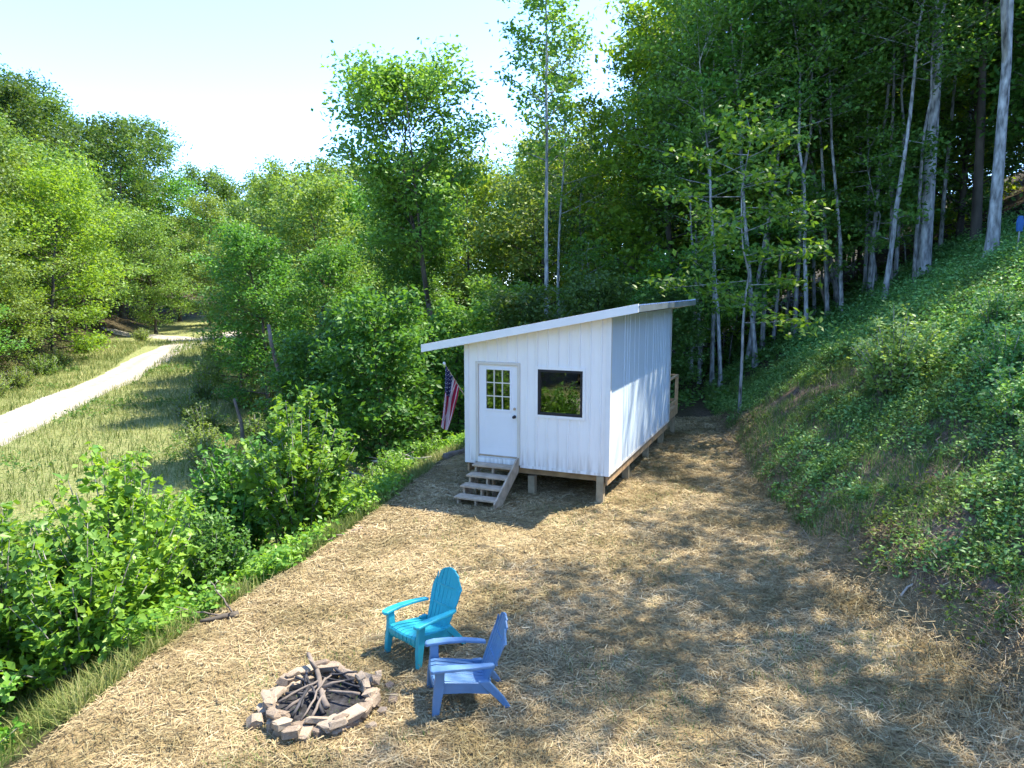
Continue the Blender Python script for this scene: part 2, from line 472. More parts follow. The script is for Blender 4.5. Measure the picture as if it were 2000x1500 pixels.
def groundmat():
    m, nt, out = mat('ground_cover_soil')
    L = nt.links
    at = N(nt, 'Attribute'); at.attribute_name = 'zone'
    sp = N(nt, 'SeparateColor'); L.new(at.outputs['Color'], sp.inputs[0])
    geo = N(nt, 'NewGeometry')
    def nz(scale, det=8):
        n = N(nt, 'TexNoise'); n.inputs['Scale'].default_value = scale; n.inputs['Detail'].default_value = det
        n.inputs['Roughness'].default_value = 0.65
        L.new(geo.outputs['Position'], n.inputs['Vector']); return n.outputs[0]
    n1, n2, n3 = nz(0.9), nz(9.0), nz(40.0)
    def mix(f, a, b):
        x = N(nt, 'MixRGB'); L.new(f, x.inputs[0]); L.new(a, x.inputs[1]); L.new(b, x.inputs[2]); return x.outputs[0]
    litter = ramp(nt, [(0.35, (0.035, 0.03, 0.018)), (0.55, (0.07, 0.055, 0.03)), (0.7, (0.03, 0.05, 0.015))]); L.new(n2, litter.inputs[0])
    straw = ramp(nt, [(0.3, (0.17, 0.12, 0.065)), (0.5, (0.32, 0.235, 0.12)), (0.72, (0.44, 0.335, 0.17))]); L.new(n2, straw.inputs[0])
    strawg = ramp(nt, [(0.3, (0.19, 0.165, 0.085)), (0.7, (0.35, 0.30, 0.16))]); L.new(n3, strawg.inputs[0])
    pt = ramp(nt, [(0.45, (0, 0, 0)), (0.62, (1, 1, 1))]); L.new(n1, pt.inputs[0])
    straw2 = mix(pt.outputs[0], straw.outputs[0], strawg.outputs[0])
    mead = ramp(nt, [(0.3, (0.10, 0.14, 0.04)), (0.5, (0.20, 0.22, 0.08)), (0.7, (0.34, 0.30, 0.15))]); L.new(n2, mead.inputs[0])
    soil = ramp(nt, [(0.3, (0.07, 0.05, 0.038)), (0.5, (0.16, 0.115, 0.085)), (0.7, (0.27, 0.20, 0.155))]); L.new(n2, soil.inputs[0])
    c = mix(sp.outputs[1], litter.outputs[0], mead.outputs[0])
    c = mix(sp.outputs[2], c, soil.outputs[0])
    c = mix(sp.outputs[0], c, straw2)
    p = N(nt, 'BsdfPrincipled'); p.inputs['Roughness'].default_value = 0.95; p.inputs['Specular IOR Level'].default_value = 0.1
    L.new(c, p.inputs['Base Color'])
    ad = N(nt, 'Math', operation='ADD'); L.new(n2, ad.inputs[0]); L.new(n3, ad.inputs[1])
    b = N(nt, 'Bump'); b.inputs['Strength'].default_value = 0.8; b.inputs['Distance'].default_value = 0.04
    L.new(ad.outputs[0], b.inputs['Height']); L.new(b.outputs[0], p.inputs['Normal'])
    L.new(p.outputs[0], out.inputs[0])
    return m
gm.materials.append(groundmat())
ground = link(bpy.data.objects.new('ground', gm))
tag(ground, 'sloping ground with straw terrace, cut bank and meadow', None, None, 'structure')

# ------------------------------------------------------------------ gravel road
def roadmat():
    m, nt, out = mat('pale_gravel')
    L = nt.links
    uv = N(nt, 'UVMap'); uv.uv_map = 'UVMap'
    sp = N(nt, 'SeparateXYZ'); L.new(uv.outputs[0], sp.inputs[0])
    geo = N(nt, 'NewGeometry')
    nz = N(nt, 'TexNoise'); nz.inputs['Scale'].default_value = 2.2; nz.inputs['Detail'].default_value = 10; nz.inputs['Roughness'].default_value = 0.7
    L.new(geo.outputs['Position'], nz.inputs['Vector'])
    r = ramp(nt, [(0.3, (0.25, 0.215, 0.17)), (0.55, (0.36, 0.325, 0.27)), (0.75, (0.44, 0.40, 0.34))]); L.new(nz.outputs[0], r.inputs[0])
    # worn wheel tracks, darker crown
    w = N(nt, 'Math', operation='SINE'); mu = N(nt, 'Math', operation='MULTIPLY'); mu.inputs[1].default_value = 12.56
    L.new(sp.outputs[0], mu.inputs[0]); L.new(mu.outputs[0], w.inputs[0])
    rr = ramp(nt, [(0.0, (0.78, 0.75, 0.66)), (0.6, (1, 1, 1))])
    mr = N(nt, 'MapRange'); mr.inputs[1].default_value = -1; L.new(w.outputs[0], mr.inputs[0]); L.new(mr.outputs[0], rr.inputs[0])
    mx = N(nt, 'MixRGB', blend_type='MULTIPLY'); mx.inputs[0].default_value = 0.6
    L.new(r.outputs[0], mx.inputs[1]); L.new(rr.outputs[0], mx.inputs[2])
    p = N(nt, 'BsdfPrincipled'); p.inputs['Roughness'].default_value = 0.95
    L.new(mx.outputs[0], p.inputs['Base Color'])
    b = N(nt, 'Bump'); b.inputs['Strength'].default_value = 0.5; b.inputs['Distance'].default_value = 0.03
    L.new(nz.outputs[0], b.inputs['Height']); L.new(b.outputs[0], p.inputs['Normal'])
    L.new(p.outputs[0], out.inputs[0])
    return m
M['gravel'] = roadmat()

def road(name, pts, width, lift, label):
    pts = np.array(pts, float)
    # smooth spline resample
    t = np.concatenate([[0], np.cumsum(np.hypot(*np.diff(pts, axis=0).T))])
    s = np.linspace(0, t[-1], int(t[-1] / 0.6) + 2)
    px, py = np.interp(s, t, pts[:, 0]), np.interp(s, t, pts[:, 1])
    for _ in range(12):
        px[1:-1] = (px[:-2] + 2 * px[1:-1] + px[2:]) / 4; py[1:-1] = (py[:-2] + 2 * py[1:-1] + py[2:]) / 4
    dx, dy = np.gradient(px), np.gradient(py); l = np.hypot(dx, dy); nxv, nyv = dy / l, -dx / l
    K = 9; V = []; UV = []
    rng = np.random.default_rng(3)
    jl = np.convolve(rng.normal(0, 0.25, len(s) + 6), np.ones(7) / 7, 'valid'); jr = np.convolve(rng.normal(0, 0.25, len(s) + 6), np.ones(7) / 7, 'valid')
    for k in range(K):
        q = k / (K - 1)
        w = (q - 0.5) * width + np.where(q < 0.5, jl, jr) * abs(q - 0.5) * 2
        x, y = px + nxv * w, py + nyv * w
        z = height(x, y) + lift * (1 if 0 < k < K - 1 else -0.3)
        V.append(np.stack([x, y, z], -1)); UV.append(np.stack([np.full_like(s, q), s / 10], -1))
    V = np.stack(V, 1); UV = np.stack(UV, 1)
    ii = np.arange(len(s) * K).reshape(len(s), K)
    F = np.stack([ii[:-1, :-1], ii[:-1, 1:], ii[1:, 1:], ii[1:, :-1]], -1).reshape(-1, 4)
    me = np_mesh(name, V.reshape(-1, 3), F, M['gravel'], True)
    uvl = me.uv_layers.new(name='UVMap')
    uvl.data.foreach_set('uv', UV.reshape(-1, 2)[F.ravel()].astype(np.float32).ravel())
    o = link(bpy.data.objects.new(name, me))
    tag(o, label, None, None, 'structure')
    return o
road('gravel_road', [(-13, -10), (-18.2, 12), (-22.4, 28), (-26.6, 44), (-29.4, 55), (-30.6, 62), (-31.2, 69), (-31.8, 78), (-31, 92), (-26, 110)], 3.5, 0.05, 'pale gravel road running past the meadow into the trees')
road('gravel_track', [(-31.4, 71), (-35, 75), (-39, 78), (-45, 80)], 3.0, 0.08, 'pale gravel track branching off the road between trees')

# ------------------------------------------------------------------ foliage primitives
def leaf_geo(C, size, rng, aspect=0.55, tilt_mu=-0.25, tilt_sd=0.5, roll_sd=0.7, fold=0.12):
    """rhombic folded leaves at centres C: (V, F triangles)"""
    n = len(C)
    ph = rng.uniform(0, 2 * np.pi, n); ti = rng.normal(tilt_mu, tilt_sd, n); ro = rng.normal(0, roll_sd, n)
    ct, st_ = np.cos(ti), np.sin(ti)
    a = np.stack([np.cos(ph) * ct, np.sin(ph) * ct, st_], -1)
    s0 = np.stack([-np.sin(ph), np.cos(ph), np.zeros(n)], -1)
    nn = np.cross(a, s0)
    s = s0 * np.cos(ro)[:, None] + nn * np.sin(ro)[:, None]
    up = np.cross(a, s)
    L = (size * np.ones(n))[:, None]; Wd = L * aspect
    p0 = C - a * L * 0.5; p2 = C + a * L * 0.5
    p1 = C + s * Wd * 0.5 + up * Wd * fold - a * L * 0.06; p3 = C - s * Wd * 0.5 + up * Wd * fold - a * L * 0.06
    V = np.stack([p0, p1, p2, p3], 1).reshape(-1, 3)
    b = np.arange(n)[:, None] * 4
    F = np.concatenate([b + np.array([0, 1, 2]), b + np.array([0, 2, 3])], 1).reshape(-1, 3)
    return V, F

def blade_geo(P, length, width, rng, tilt_sd=0.4, tilt_mu=1.2, bend=0.3):
    """grass blades rooted at P: a bent strip of 3 triangles"""
    n = len(P)
    ph = rng.uniform(0, 2 * np.pi, n); ti = np.clip(rng.normal(tilt_mu, tilt_sd, n), -0.1, 1.55)
    a = np.stack([np.cos(ph) * np.cos(ti), np.sin(ph) * np.cos(ti), np.sin(ti)], -1)
    ph2 = ph + np.pi / 2 + rng.normal(0, 0.5, n)
    s = np.stack([np.cos(ph2), np.sin(ph2), np.zeros(n)], -1) * (width / 2)[:, None]
    L = length[:, None]
    m = P + a * L * 0.55
    tip = P + a * L + np.stack([np.cos(ph), np.sin(ph), -0.8 * np.ones(n)], -1) * L * (bend * rng.uniform(0, 1, n))[:, None]
    V = np.stack([P - s, P + s, m - s * 0.7, m + s * 0.7, tip], 1).reshape(-1, 3)
    b = np.arange(n)[:, None] * 5
    F = np.concatenate([b + np.array(q) for q in ([0, 1, 3], [0, 3, 2], [2, 3, 4])], 1).reshape(-1, 3)
    return V, F

def tree_meshes(name, seed, H, base, rad, tr, limbs=34, subs=5, clump=11, leaf=0.22, bark='bark_grey', leafm='leaf_mid',
                up=0.55, wander=0.25, shape='oval', fork=None, spread=0.32, density=1.0, lowlimbs=0):
    """one tree: tapered trunk with limbs (mesh 1) and leaf crown (mesh 2), base at the origin"""
    rng = np.random.default_rng(seed)
    mb = MB()
    n = 14
    t = np.concatenate([[0, 0.02, 0.05], np.linspace(0.12, 1, n - 3)])
    wx = np.cumsum(rng.normal(0, wander, n)) * t ** 1.2; wy = np.cumsum(rng.normal(0, wander, n)) * t ** 1.2
    P = np.stack([wx, wy, t * H], -1); P[0, :2] = 0
    Rr = tr * 0.82 * (1 - 0.88 * t ** 0.9) * (1 + 0.45 * np.exp(-t * 55))
    P = np.vstack([[P[0] - (0, 0, 0.4)], P]); Rr = np.concatenate([[Rr[0] * 1.08], Rr])
    mb.tube(P, Rr, 8)
    def at(h): return np.array([np.interp(h, P[:, 2], P[:, k]) for k in range(3)])
    tips = []
    starts = []
    if fork:
        hf, ang, az = fork
        q = at(hf * H); l = H * (1 - hf) * 0.98
        d = np.array([math.cos(az) * math.sin(ang), math.sin(az) * math.sin(ang), math.cos(ang)])
        pts = [q, q + d * l * 0.3, q + d * l * 0.6 + (0, 0, l * 0.06), q + d * l * 0.9 + (0, 0, l * 0.15)]
        r0 = np.interp(hf * H, P[:, 2], Rr) * 0.8
        mb.tube(pts, [r0, r0 * .75, r0 * .5, r0 * .15], 7)
        for k in range(8):
            starts.append((pts[1] + (pts[3] - pts[1]) * (k / 8), r0 * 0.3, (k + .5) / 8))
    for k in range(limbs):
        f = base + (0.985 - base) * ((k + rng.uniform(0, 1)) / limbs) ** 0.9
        starts.append((at(f * H), np.interp(f * H, P[:, 2], Rr) * 0.45, (f - base) / (1 - base)))
    for k in range(lowlimbs):
        f = base * rng.uniform(0.25, 0.95)
        starts.append((at(f * H), np.interp(f * H, P[:, 2], Rr) * 0.22, -1))
    az = rng.uniform(0, 6.28)
    for (q, r0, g) in starts:
        az += 2.4 + rng.normal(0, 0.35)
        if g < 0: ln = rad * rng.uniform(0.15, 0.35)
        else:
            if shape == 'oval': pr = math.sqrt(max(0.03, 1 - ((g - 0.42) / 0.62) ** 2))
            elif shape == 'top': pr = 0.45 + 0.6 * math.sin(min(1, g * 1.25) * math.pi * 0.62) if g < 0.8 else 1.0 - (g - 0.8) * 2.6
            elif shape == 'dome': pr = math.sqrt(max(0.05, 1 - (g * 0.97) ** 2))
            else: pr = 1 - 0.75 * g
            ln = rad * pr * rng.uniform(0.6, 1.12)
        el = up * (0.35 + 1.0 * max(0, g)) + rng.normal(0, 0.16)
        d = np.array([math.cos(az) * math.cos(el), math.sin(az) * math.cos(el), math.sin(el)])
        bend = np.array([rng.normal(0, .12), rng.normal(0, .12), rng.uniform(-0.05, 0.22)])
        pts = [q, q + d * ln * .35 + bend * ln * .1, q + d * ln * .7 + bend * ln * .4, q + d * ln + bend * ln * .6]
        r0 = max(r0, 0.012)
        mb.tube(pts, [r0, r0 * .7, r0 * .42, r0 * .12], 5)
        pts = np.array(pts)
        ns = max(2, int(subs * (0.5 + ln / rad)))
        for j in range(ns):
            s = 0.28 + 0.72 * (j + rng.uniform(0, 1)) / ns
            c = np.array([np.interp(s, [0, .35, .7, 1], pts[:, k]) for k in range(3)])
            a2 = az + rng.choice([-1, 1]) * rng.uniform(0.4, 1.3)
            e2 = el * 0.5 + rng.normal(0.05, 0.3)
            l2 = ln * rng.uniform(0.18, 0.45) * (1.15 - 0.5 * s) + 0.1
            d2 = np.array([math.cos(a2) * math.cos(e2), math.sin(a2) * math.cos(e2), math.sin(e2)])
            e = c + d2 * l2
            mb.tube([c, (c + e) / 2 + (0, 0, 0.03), e], [r0 * .28, r0 * .18, 0.004], 3)
            tips += [e, c + d2 * l2 * .55]
        tips.append(pts[3])
    tips = np.array(tips)
    if density < 1: tips = tips[rng.uniform(0, 1, len(tips)) < density]
    k = rng.poisson(clump, len(tips)) + 2
    C = np.repeat(tips, k, 0)
    C = C + rng.normal(0, 1, C.shape) * np.array([spread, spread, spread * 0.55]) * (rad / 3.0) ** 0.5
    V, F = leaf_geo(C, leaf * rng.uniform(0.65, 1.25, len(C)), rng)
    return mb.mesh(name + '_trunk', M[bark], True), np_mesh(name + '_crown', V, F, M[leafm])

TREES = {
    'broad': [tree_meshes('broad', 11, 13, .10, 4.6, .22, 50, 8, 15, .25, 'bark_dark', 'leaf_mid', shape='dome', up=.6),
              tree_meshes('broad', 12, 14, .08, 4.3, .22, 52, 8, 15, .25, 'bark_dark', 'leaf_mid', shape='oval', up=.5),
              tree_meshes('broad', 13, 12, .06, 4.8, .20, 50, 8, 15, .25, 'bark_dark', 'leaf_mid', shape='oval', up=.65)],
    'slim': [tree_meshes('slim', 21, 17, .48, 2.7, .12, 34, 6, 15, .20, 'bark_pale', 'leaf_mid', shape='oval', up=.6, lowlimbs=5, density=.68),
             tree_meshes('slim', 22, 16, .46, 2.9, .11, 36, 6, 15, .20, 'bark_grey', 'leaf_mid', shape='oval', up=.55, lowlimbs=6, density=.68),
             tree_meshes('slim', 23, 18, .52, 2.6, .13, 32, 6, 15, .20, 'bark_pale', 'leaf_mid', shape='dome', up=.65, lowlimbs=4, density=.68)],
    'airy': [tree_meshes('airy', 91, 17, .40, 2.8, .12, 30, 5, 11, .21, 'bark_grey', 'leaf_mid', shape='oval', up=.5, density=.52),
             tree_meshes('airy', 92, 16, .36, 3.0, .12, 30, 5, 11, .21, 'bark_pale', 'leaf_mid', shape='dome', up=.5, density=.52)],
    'sapling': [tree_meshes('sapling', 31, 6, .22, 1.7, .05, 24, 5, 9, .17, 'bark_grey', 'leaf_mid', shape='oval', up=.2, spread=.28),
                tree_meshes('sapling', 32, 7, .30, 1.9, .05, 22, 5, 9, .17, 'bark_pale', 'leaf_mid', shape='dome', up=.15, spread=.28)],
    'tall': [tree_meshes('tall', 41, 13.0, .55, 2.9, .19, 40, 6, 30, .20, 'bark_dark', 'leaf_mid', shape='top', up=.75, spread=.33, density=.8, fork=(.42, .32, 3.6))],
    'birch': [tree_meshes('birch', 51, 19.5, .50, 1.7, .15, 40, 5, 9, .22, 'bark_pale', 'leaf_mid', shape='oval', up=.7, wander=.08, density=.75)],
    'big': [tree_meshes('big', 61, 18, .46, 4.2, .25, 44, 7, 13, .23, 'bark_pale', 'leaf_mid', shape='oval', up=.6, wander=.05, density=.3)],
    'forked': [tree_meshes('forked', 62, 18, .46, 3.8, .21, 40, 7, 13, .23, 'bark_pale', 'leaf_mid', shape='oval', up=.6, wander=.06, density=.3, fork=(.29, .13, 3.0))],
    'dense': [tree_meshes('dense', 71, 5.2, .06, 2.1, .07, 44, 6, 13, .20, 'bark_dark', 'leaf_mid', shape='oval', up=.5)],
}

def tree(kind, var, x, y, s=1.0, rz=0.0, lean=(0, 0), label=None, group=None, name='forest_tree', leafm=None, bark=None, cat='tree', sz=None, dz=0.0):
    ms = TREES[kind][var % len(TREES[kind])]
    e = empty(name, (x, y, hz(x, y) + dz), 0)
    # lean: tilt towards +x and +y, radians
    e.rotation_euler = (Matrix.Rotation(lean[0], 3, 'Y') @ Matrix.Rotation(-lean[1], 3, 'X') @ Matrix.Rotation(rz, 3, 'Z')).to_euler()
    e.scale = (s, s, sz or s)
    tag(e, label, cat, group)
    for nm, me, mm in (('trunk', ms[0], bark), ('crown', ms[1], leafm)):
        o = link(bpy.data.objects.new(nm, me), e)
        if mm:
            o.material_slots[0].link = 'OBJECT'; o.material_slots[0].material = M[mm]
    return e

# --- trees one can single out, hillside behind and beside the cabin
tree('big', 0, 16.56, 29.0, 1.3, 0.4, (0.0, 0), 'thick straight grey trunk rising from the hillside, largest trunk in view', name='hillside_tree')
tree('forked', 0, 16.06, 24.2, 1.15, 0.2, (0.0, 0), 'grey tree forking into two stems near the upper right edge', name='forked_tree')
tree('big', 0, 19.6, 30.6, 1.1, 2.2, (-.05, 0), 'dark rough trunk standing just behind the forked grey tree', name='hillside_tree', bark='bark_dark')
tree('slim', 1, 12.3, 30.9, 1.15, 1.0, (-.03, 0), 'slender straight pale trunk at the foot of the hillside, right of the leafy sapling', name='slender_tree')
tree('slim', 0, 10.46, 30.45, 1.1, 2.0, (-.05, 0), 'slender pale tree leaning a little towards the cabin, front one of a close pair', name='slender_tree')
tree('slim', 2, 11.5, 32.6, 1.05, 3.0, (-.02, 0), 'slender pale tree standing close behind a similar leaning trunk', name='slender_tree')
tree('slim', 2, 15.06, 32.8, 1.2, 4.0, (-.24, 0), 'slim grey tree with a strongly leaning curved trunk', name='leaning_tree', bark='bark_grey')
tree('slim', 0, 14.46, 27.8, 1.05, 5.0, (.0, 0), 'slim straight pale trunk between the leaning tree and the thickest trunk', name='slender_tree')
tree('slim', 1, 16.1, 30.6, 1.1, 5.4, (.01, 0), 'slim grey trunk just right of a straight pale one on the slope', name='slender_tree')
tree('slim', 1, 15.9, 28.4, .95, 0.7, (-.03, 0), 'thin pale stem standing against the thickest grey trunk', name='slender_tree')
tree('sapling', 1, 7.2, 22.2, 1.3, 0.5, (-.04, 0), 'leafy green sapling with flat layered sprays beyond the cabin corner', name='sapling', leafm='leaf_bright')
tree('broad', 1, 7.9, 36, 1.25, 0.5, (0, 0), 'tall tree with sunlit yellow-green top at the upper edge of the wood', name='forest_tree', leafm='leaf_yellow')
tree('birch', 0, 1.45, 29.5, 1.0, 0.5, (-.005, 0), 'very tall straight pale trunk with a narrow crown behind the cabin roof', name='tall_pale_tree')
tree('tall', 0, -3.1, 28.0, 1.0, 0.9, (0, 0), 'tall slender-trunked tree with open rounded crown against the sky', name='tall_tree')
tree('tall', 0, -4.6, 30.0, .72, 3.4, (-.02, 0), 'smaller dark-trunked tree beside the tall open-crowned tree', name='tall_tree')

# --- the mass of the forest on the hillside behind the cabin
rng = np.random.default_rng(5)
placed = [(16.6, 29), (16.1, 24.2), (19.6, 30.6), (12.3, 30.9), (10.5, 30.5), (15, 32.8), (14.5, 27.8), (1.45, 29.5), (-3.1, 28)]
def scatter(n, region, mind, tries=4000):
    out = []
    x0, x1, y0, y1 = region
    for _ in range(tries):
        if len(out) >= n: break
        x, y = rng.uniform(x0, x1), rng.uniform(y0, y1)
        if all((x - a) ** 2 + (y - b) ** 2 > mind ** 2 for a, b in placed):
            placed.append((x, y)); out.append((x, y))
    return out
FOREST = 'forest trees on the slope behind the cabin'
for i, (x, y) in enumerate(scatter(78, (0, 38, 31, 60), 2.2)):
    if x < 0.06 * y: continue
    k = rng.uniform()
    if k < (.88 if y < 42 else .5): tree('slim', i, x, y, rng.uniform(.85, 1.15), rng.uniform(0, 6.3), (rng.normal(0, .03), rng.normal(0, .03)), 'slender forest tree in the shaded wood behind the cabin', FOREST, 'forest_tree', leafm=('leaf_dark', 'leaf_yellow', None, 'leaf_mid')[i % 4])
    else: tree('broad', i, x, y, rng.uniform(.9, 1.2), rng.uniform(0, 6.3), (0, 0), 'broad leafy tree in the wood behind the cabin', FOREST + ', broad crowns', 'forest_tree', leafm=('leaf_dark', 'leaf_yellow', None)[i % 3])
for i, (x, y) in enumerate(scatter(8, (20, 36, 25, 36), 3.0)):
    tree('slim' if i % 3 else 'broad', i, x, y, rng.uniform(.9, 1.15), rng.uniform(0, 6.3), (0, 0), 'tall forest tree high on the hillside among grey trunks', 'forest trees high on the hillside', 'forest_tree')
for i, (x, y) in enumerate(scatter(12, (3, 24, 30, 44), 2.0)):
    tree('sapling', i, x, y, rng.uniform(.7, 1.15), rng.uniform(0, 6.3), (rng.normal(0, .05), 0), 'thin leafy sapling in the shade under the forest trees', 'saplings under the forest trees', 'sapling', leafm='leaf_dark' if i % 3 == 0 else None)
for i, (x, y) in enumerate(scatter(20, (8.5, 20, 29, 37), 1.1)):
    tree('slim', i, x, y, rng.uniform(.85, 1.1), rng.uniform(0, 6.3), (rng.normal(-.02, .035), rng.normal(0, .03)), 'thin straight trunk in the stand at the foot of the hillside', 'thin trunks at the foot of the hillside', 'slender_tree', bark='bark_pale' if i % 3 else None)
# trees further along the slope, to the right of the view: they throw the dappled shade
for i, (x, y, s) in enumerate([(10.5, 11.2, 1.0), (10.5, 8.2, .95), (10.6, 5.4, 1.0), (13.4, 9.0, 1.0), (13.2, 6.0, 1.0), (11.0, 13.8, 1.0), (11.0, 3.0, 1.0), (15.4, 20.2, 1.15), (13.6, 17.0, 1.05)]):
    tree('airy', i, x, y, s, i * 1.3, (0, 0), 'forest tree further along the slope beside the terrace', 'forest trees along the slope beside the terrace', 'forest_tree')

# --- understory thicket behind the cabin
tree('dense', 0, -4.3, 22.6, 1.0, 0.3, (0, 0), 'rounded bushy tree in front of the dark wood, nearest the fallen logs', name='bushy_tree')
for i, (x, y, s) in enumerate([(-2.0, 26, .9), (0.6, 25.6, .8), (-5.5, 27, 1.0), (3.2, 27, .85), (-0.8, 31, 1.1), (6.2, 29, .8), (-7.4, 25.6, .8)]):
    tree('dense', 0, x, y, s, i * 1.1, (0, 0), 'dark low bushy tree in the thicket behind the cabin', 'bushy trees behind the cabin', 'bushy_tree', leafm='leaf_dark' if i % 2 else None)

# --- middle distance, between road and wood
MID = 'trees between the road and the wood'
MIDL = ['olive green tree with its crown beside the bend of the road', 'olive tree behind the tall dead trunk', 'olive tree right of the tall dead trunk, left of the tall open tree', 'smaller mid green tree just behind the leaning dead trunk', 'small olive tree closest to the meadow scrub by the road', 'mid green tree showing left of the tall open-crowned tree', 'mid green tree beyond the olive ones, near the far road', 'dark green tree on the skyline left of the tall open tree', 'dark green crown just behind the tall open-crowned tree', 'low green tree at the foot of the tall open-crowned tree', 'yellow-green sunlit tree between the tall open tree and the pale trunk', 'olive tree directly behind the very tall pale trunk', 'low green tree behind the rounded bushy tree']
for i, (x, y, s, lm) in enumerate([(-16.8, 52, 1.0, 'leaf_olive'), (-13.4, 46, .95, 'leaf_olive'), (-10.5, 41, .9, 'leaf_olive'), (-12.5, 36, .68, 'leaf_mid'), (-15.4, 40, .6, 'leaf_olive'),
                                  (-8.0, 47, .95, 'leaf_mid'), (-18.6, 61, 1.0, 'leaf_mid'), (-15, 62, 1.15, 'leaf_dark'), (-9, 58, 1.2, 'leaf_dark'), (-5.5, 38, .65, 'leaf_mid'), (-3.2, 48, .95, 'leaf_yellow'), (1.5, 46, 1.2, 'leaf_olive'), (-9, 33, .6, 'leaf_mid'), (2.5, 56, 1.1, 'leaf_dark'), (-1.5, 62, 1.2, 'leaf_mid'), (5, 66, 1.3, 'leaf_dark'), (-5.5, 70, 1.3, 'leaf_dark'), (0.5, 74, 1.3, 'leaf_dark'), (-26, 74, 1.0, 'leaf_dark'), (-20, 80, 1.2, 'leaf_dark'), (-28, 90, 1.1, 'leaf_mid')]):
    tree('broad', i, x, y, s, i * 1.7, (0, 0), MIDL[i] if i < len(MIDL) else 'dark tree deep in the wood mostly hidden behind nearer crowns', MID, 'leafy_tree', leafm=lm)

# --- left hillside across the road
tree('broad', 2, -37.5, 58, 1.15, .4, (0, 0), 'big bright yellow-green tree beside the road', name='roadside_tree', leafm='leaf_yellow')
LEFT = 'trees on the hillside across the road'
LFTL = {1: 'olive tree at the road verge in front of the yellow-green one', 2: 'small green tree at the verge nearest the left edge', 3: 'mid green tree behind the verge trees at the left edge', 4: 'olive tree rising behind the yellow-green roadside tree', 7: 'green tree on the slope between the yellow-green tree and the dark ridge', 12: 'dark green tree at the right end of the dark ridge crowns', 24: 'olive tree at the far end of the road where it bends', 25: 'olive tree beside the branching gravel track'}
for i, (x, y, s, lm) in enumerate([(-43, 57, 1.1, 'leaf_olive'), (-36.5, 50, .8, 'leaf_olive'), (-34.6, 44.5, .62, 'leaf_mid'), (-41, 49, 1.0, 'leaf_mid'), (-41.5, 66, 1.2, 'leaf_olive'), (-47, 64, 1.2, 'leaf_olive'), (-52, 62, 1.1, 'leaf_mid'),
                                  (-45, 75, 1.15, 'leaf_mid'), (-51, 73, 1.2, 'leaf_olive'), (-57, 72, 1.2, 'leaf_mid'), (-62, 78, 1.2, 'leaf_dark'), (-55, 83, 1.25, 'leaf_dark'), (-49, 90, 1.2, 'leaf_dark'), (-66, 90, 1.25, 'leaf_dark'), (-59, 96, 1.3, 'leaf_dark'),
                                  (-52, 103, 1.3, 'leaf_dark'), (-46, 99, 1.1, 'leaf_mid'), (-45, 112, 1.2, 'leaf_dark'), (-73, 94, 1.3, 'leaf_dark'), (-38, 108, 1.1, 'leaf_mid'), (-39, 122, 1.2, 'leaf_dark'), (-30, 116, 1.1, 'leaf_mid'), (-70, 106, 1.3, 'leaf_dark'), (-62, 112, 1.2, 'leaf_dark'),
                                  (-38.5, 91, .8, 'leaf_olive'), (-40.5, 81, .75, 'leaf_olive'), (-22, 110, 1.1, 'leaf_mid'), (-12, 100, 1.2, 'leaf_dark'), (-31.5, 37.5, .5, 'leaf_mid'), (-36, 40, .8, 'leaf_mid')]):
    tree('broad', i + 1, x, y, s * (1.35 if y > 80 else 1.1), i * 2.1, (0, 0), LFTL.get(i, 'leafy crown in the tree cover of the hillside across the road'), LEFT, 'hillside_tree', leafm=lm)

# ------------------------------------------------------------------ cabin
YAW = R(-22.8)
CX, CY = -1.0, 15.33                       # front left corner
W_, D_, HL, HR = 3.2, 6.54, 2.60, 3.22
FL = 0.60                                  # bottom of the siding above ground
SL = (HR - HL) / W_
cabin = empty('cabin', (CX, CY, 0.0), YAW)
tag(cabin, 'small white metal-sided cabin with sloping roof on wooden posts', 'cabin')

def top(a): return FL + HL + SL * a

def rib_breaks(a0, a1, pitch=0.2286):
    """profile (position, depth) of a ribbed sheet between a0 and a1"""
    pr = []
    k = math.ceil((a0 - 0.03) / pitch)
    pr.append((a0, 0.0))
    c = k * pitch + 0.05
    while c < a1 - 0.03:
        if c > a0 + 0.03:
            pr += [(c - 0.024, 0.0), (c - 0.010, 0.02), (c + 0.010, 0.02), (c + 0.024, 0.0)]
        c += pitch
    pr.append((a1, 0.0))
    return pr

def siding(parent, a0, a1, z0, topf, place, holes=(), m='siding'):
    pr = rib_breaks(a0, a1)
    def depth(a): return float(np.interp(a, [p[0] for p in pr], [p[1] for p in pr]))
    cuts = sorted(set([p[0] for p in pr] + [h for q in holes for h in q[:2] if a0 < h < a1]))
    mb = MB()
    for p, q in zip(cuts[:-1], cuts[1:]):
        mid = (p + q) / 2
        spans = [(z0, None)]
        for (h0, h1, b0, b1) in holes:
            if h0 <= mid <= h1:
                spans = ([(z0, b0)] if b0 > z0 + 0.01 else []) + [(b1, None)]
        for (s0, s1) in spans:
            t0 = topf(p) if s1 is None else s1; t1 = topf(q) if s1 is None else s1
            d0, d1 = depth(p), depth(q)
            mb.add([place(p, d0, s0), place(q, d1, s0), place(q, d1, t1), place(p, d0, t0)], [(0, 1, 2, 3)])
    me = mb.mesh('siding_panel', M[m])
    o = link(bpy.data.objects.new('siding_panel', me), parent)
    sm = o.modifiers.new('sheet', 'SOLIDIFY'); sm.thickness = 0.004
    return o

DX, DW, DH, D0 = 0.30, 0.914, 2.03, FL + 0.14
WX, WW, WZ, WH = 1.69, 0.94, FL + 1.18, 0.92
door_hole = (DX - 0.06, DX + DW + 0.06, FL, D0 + DH + 0.06)
win_hole = (WX - 0.02, WX + WW + 0.02, WZ - 0.02, WZ + WH + 0.02)

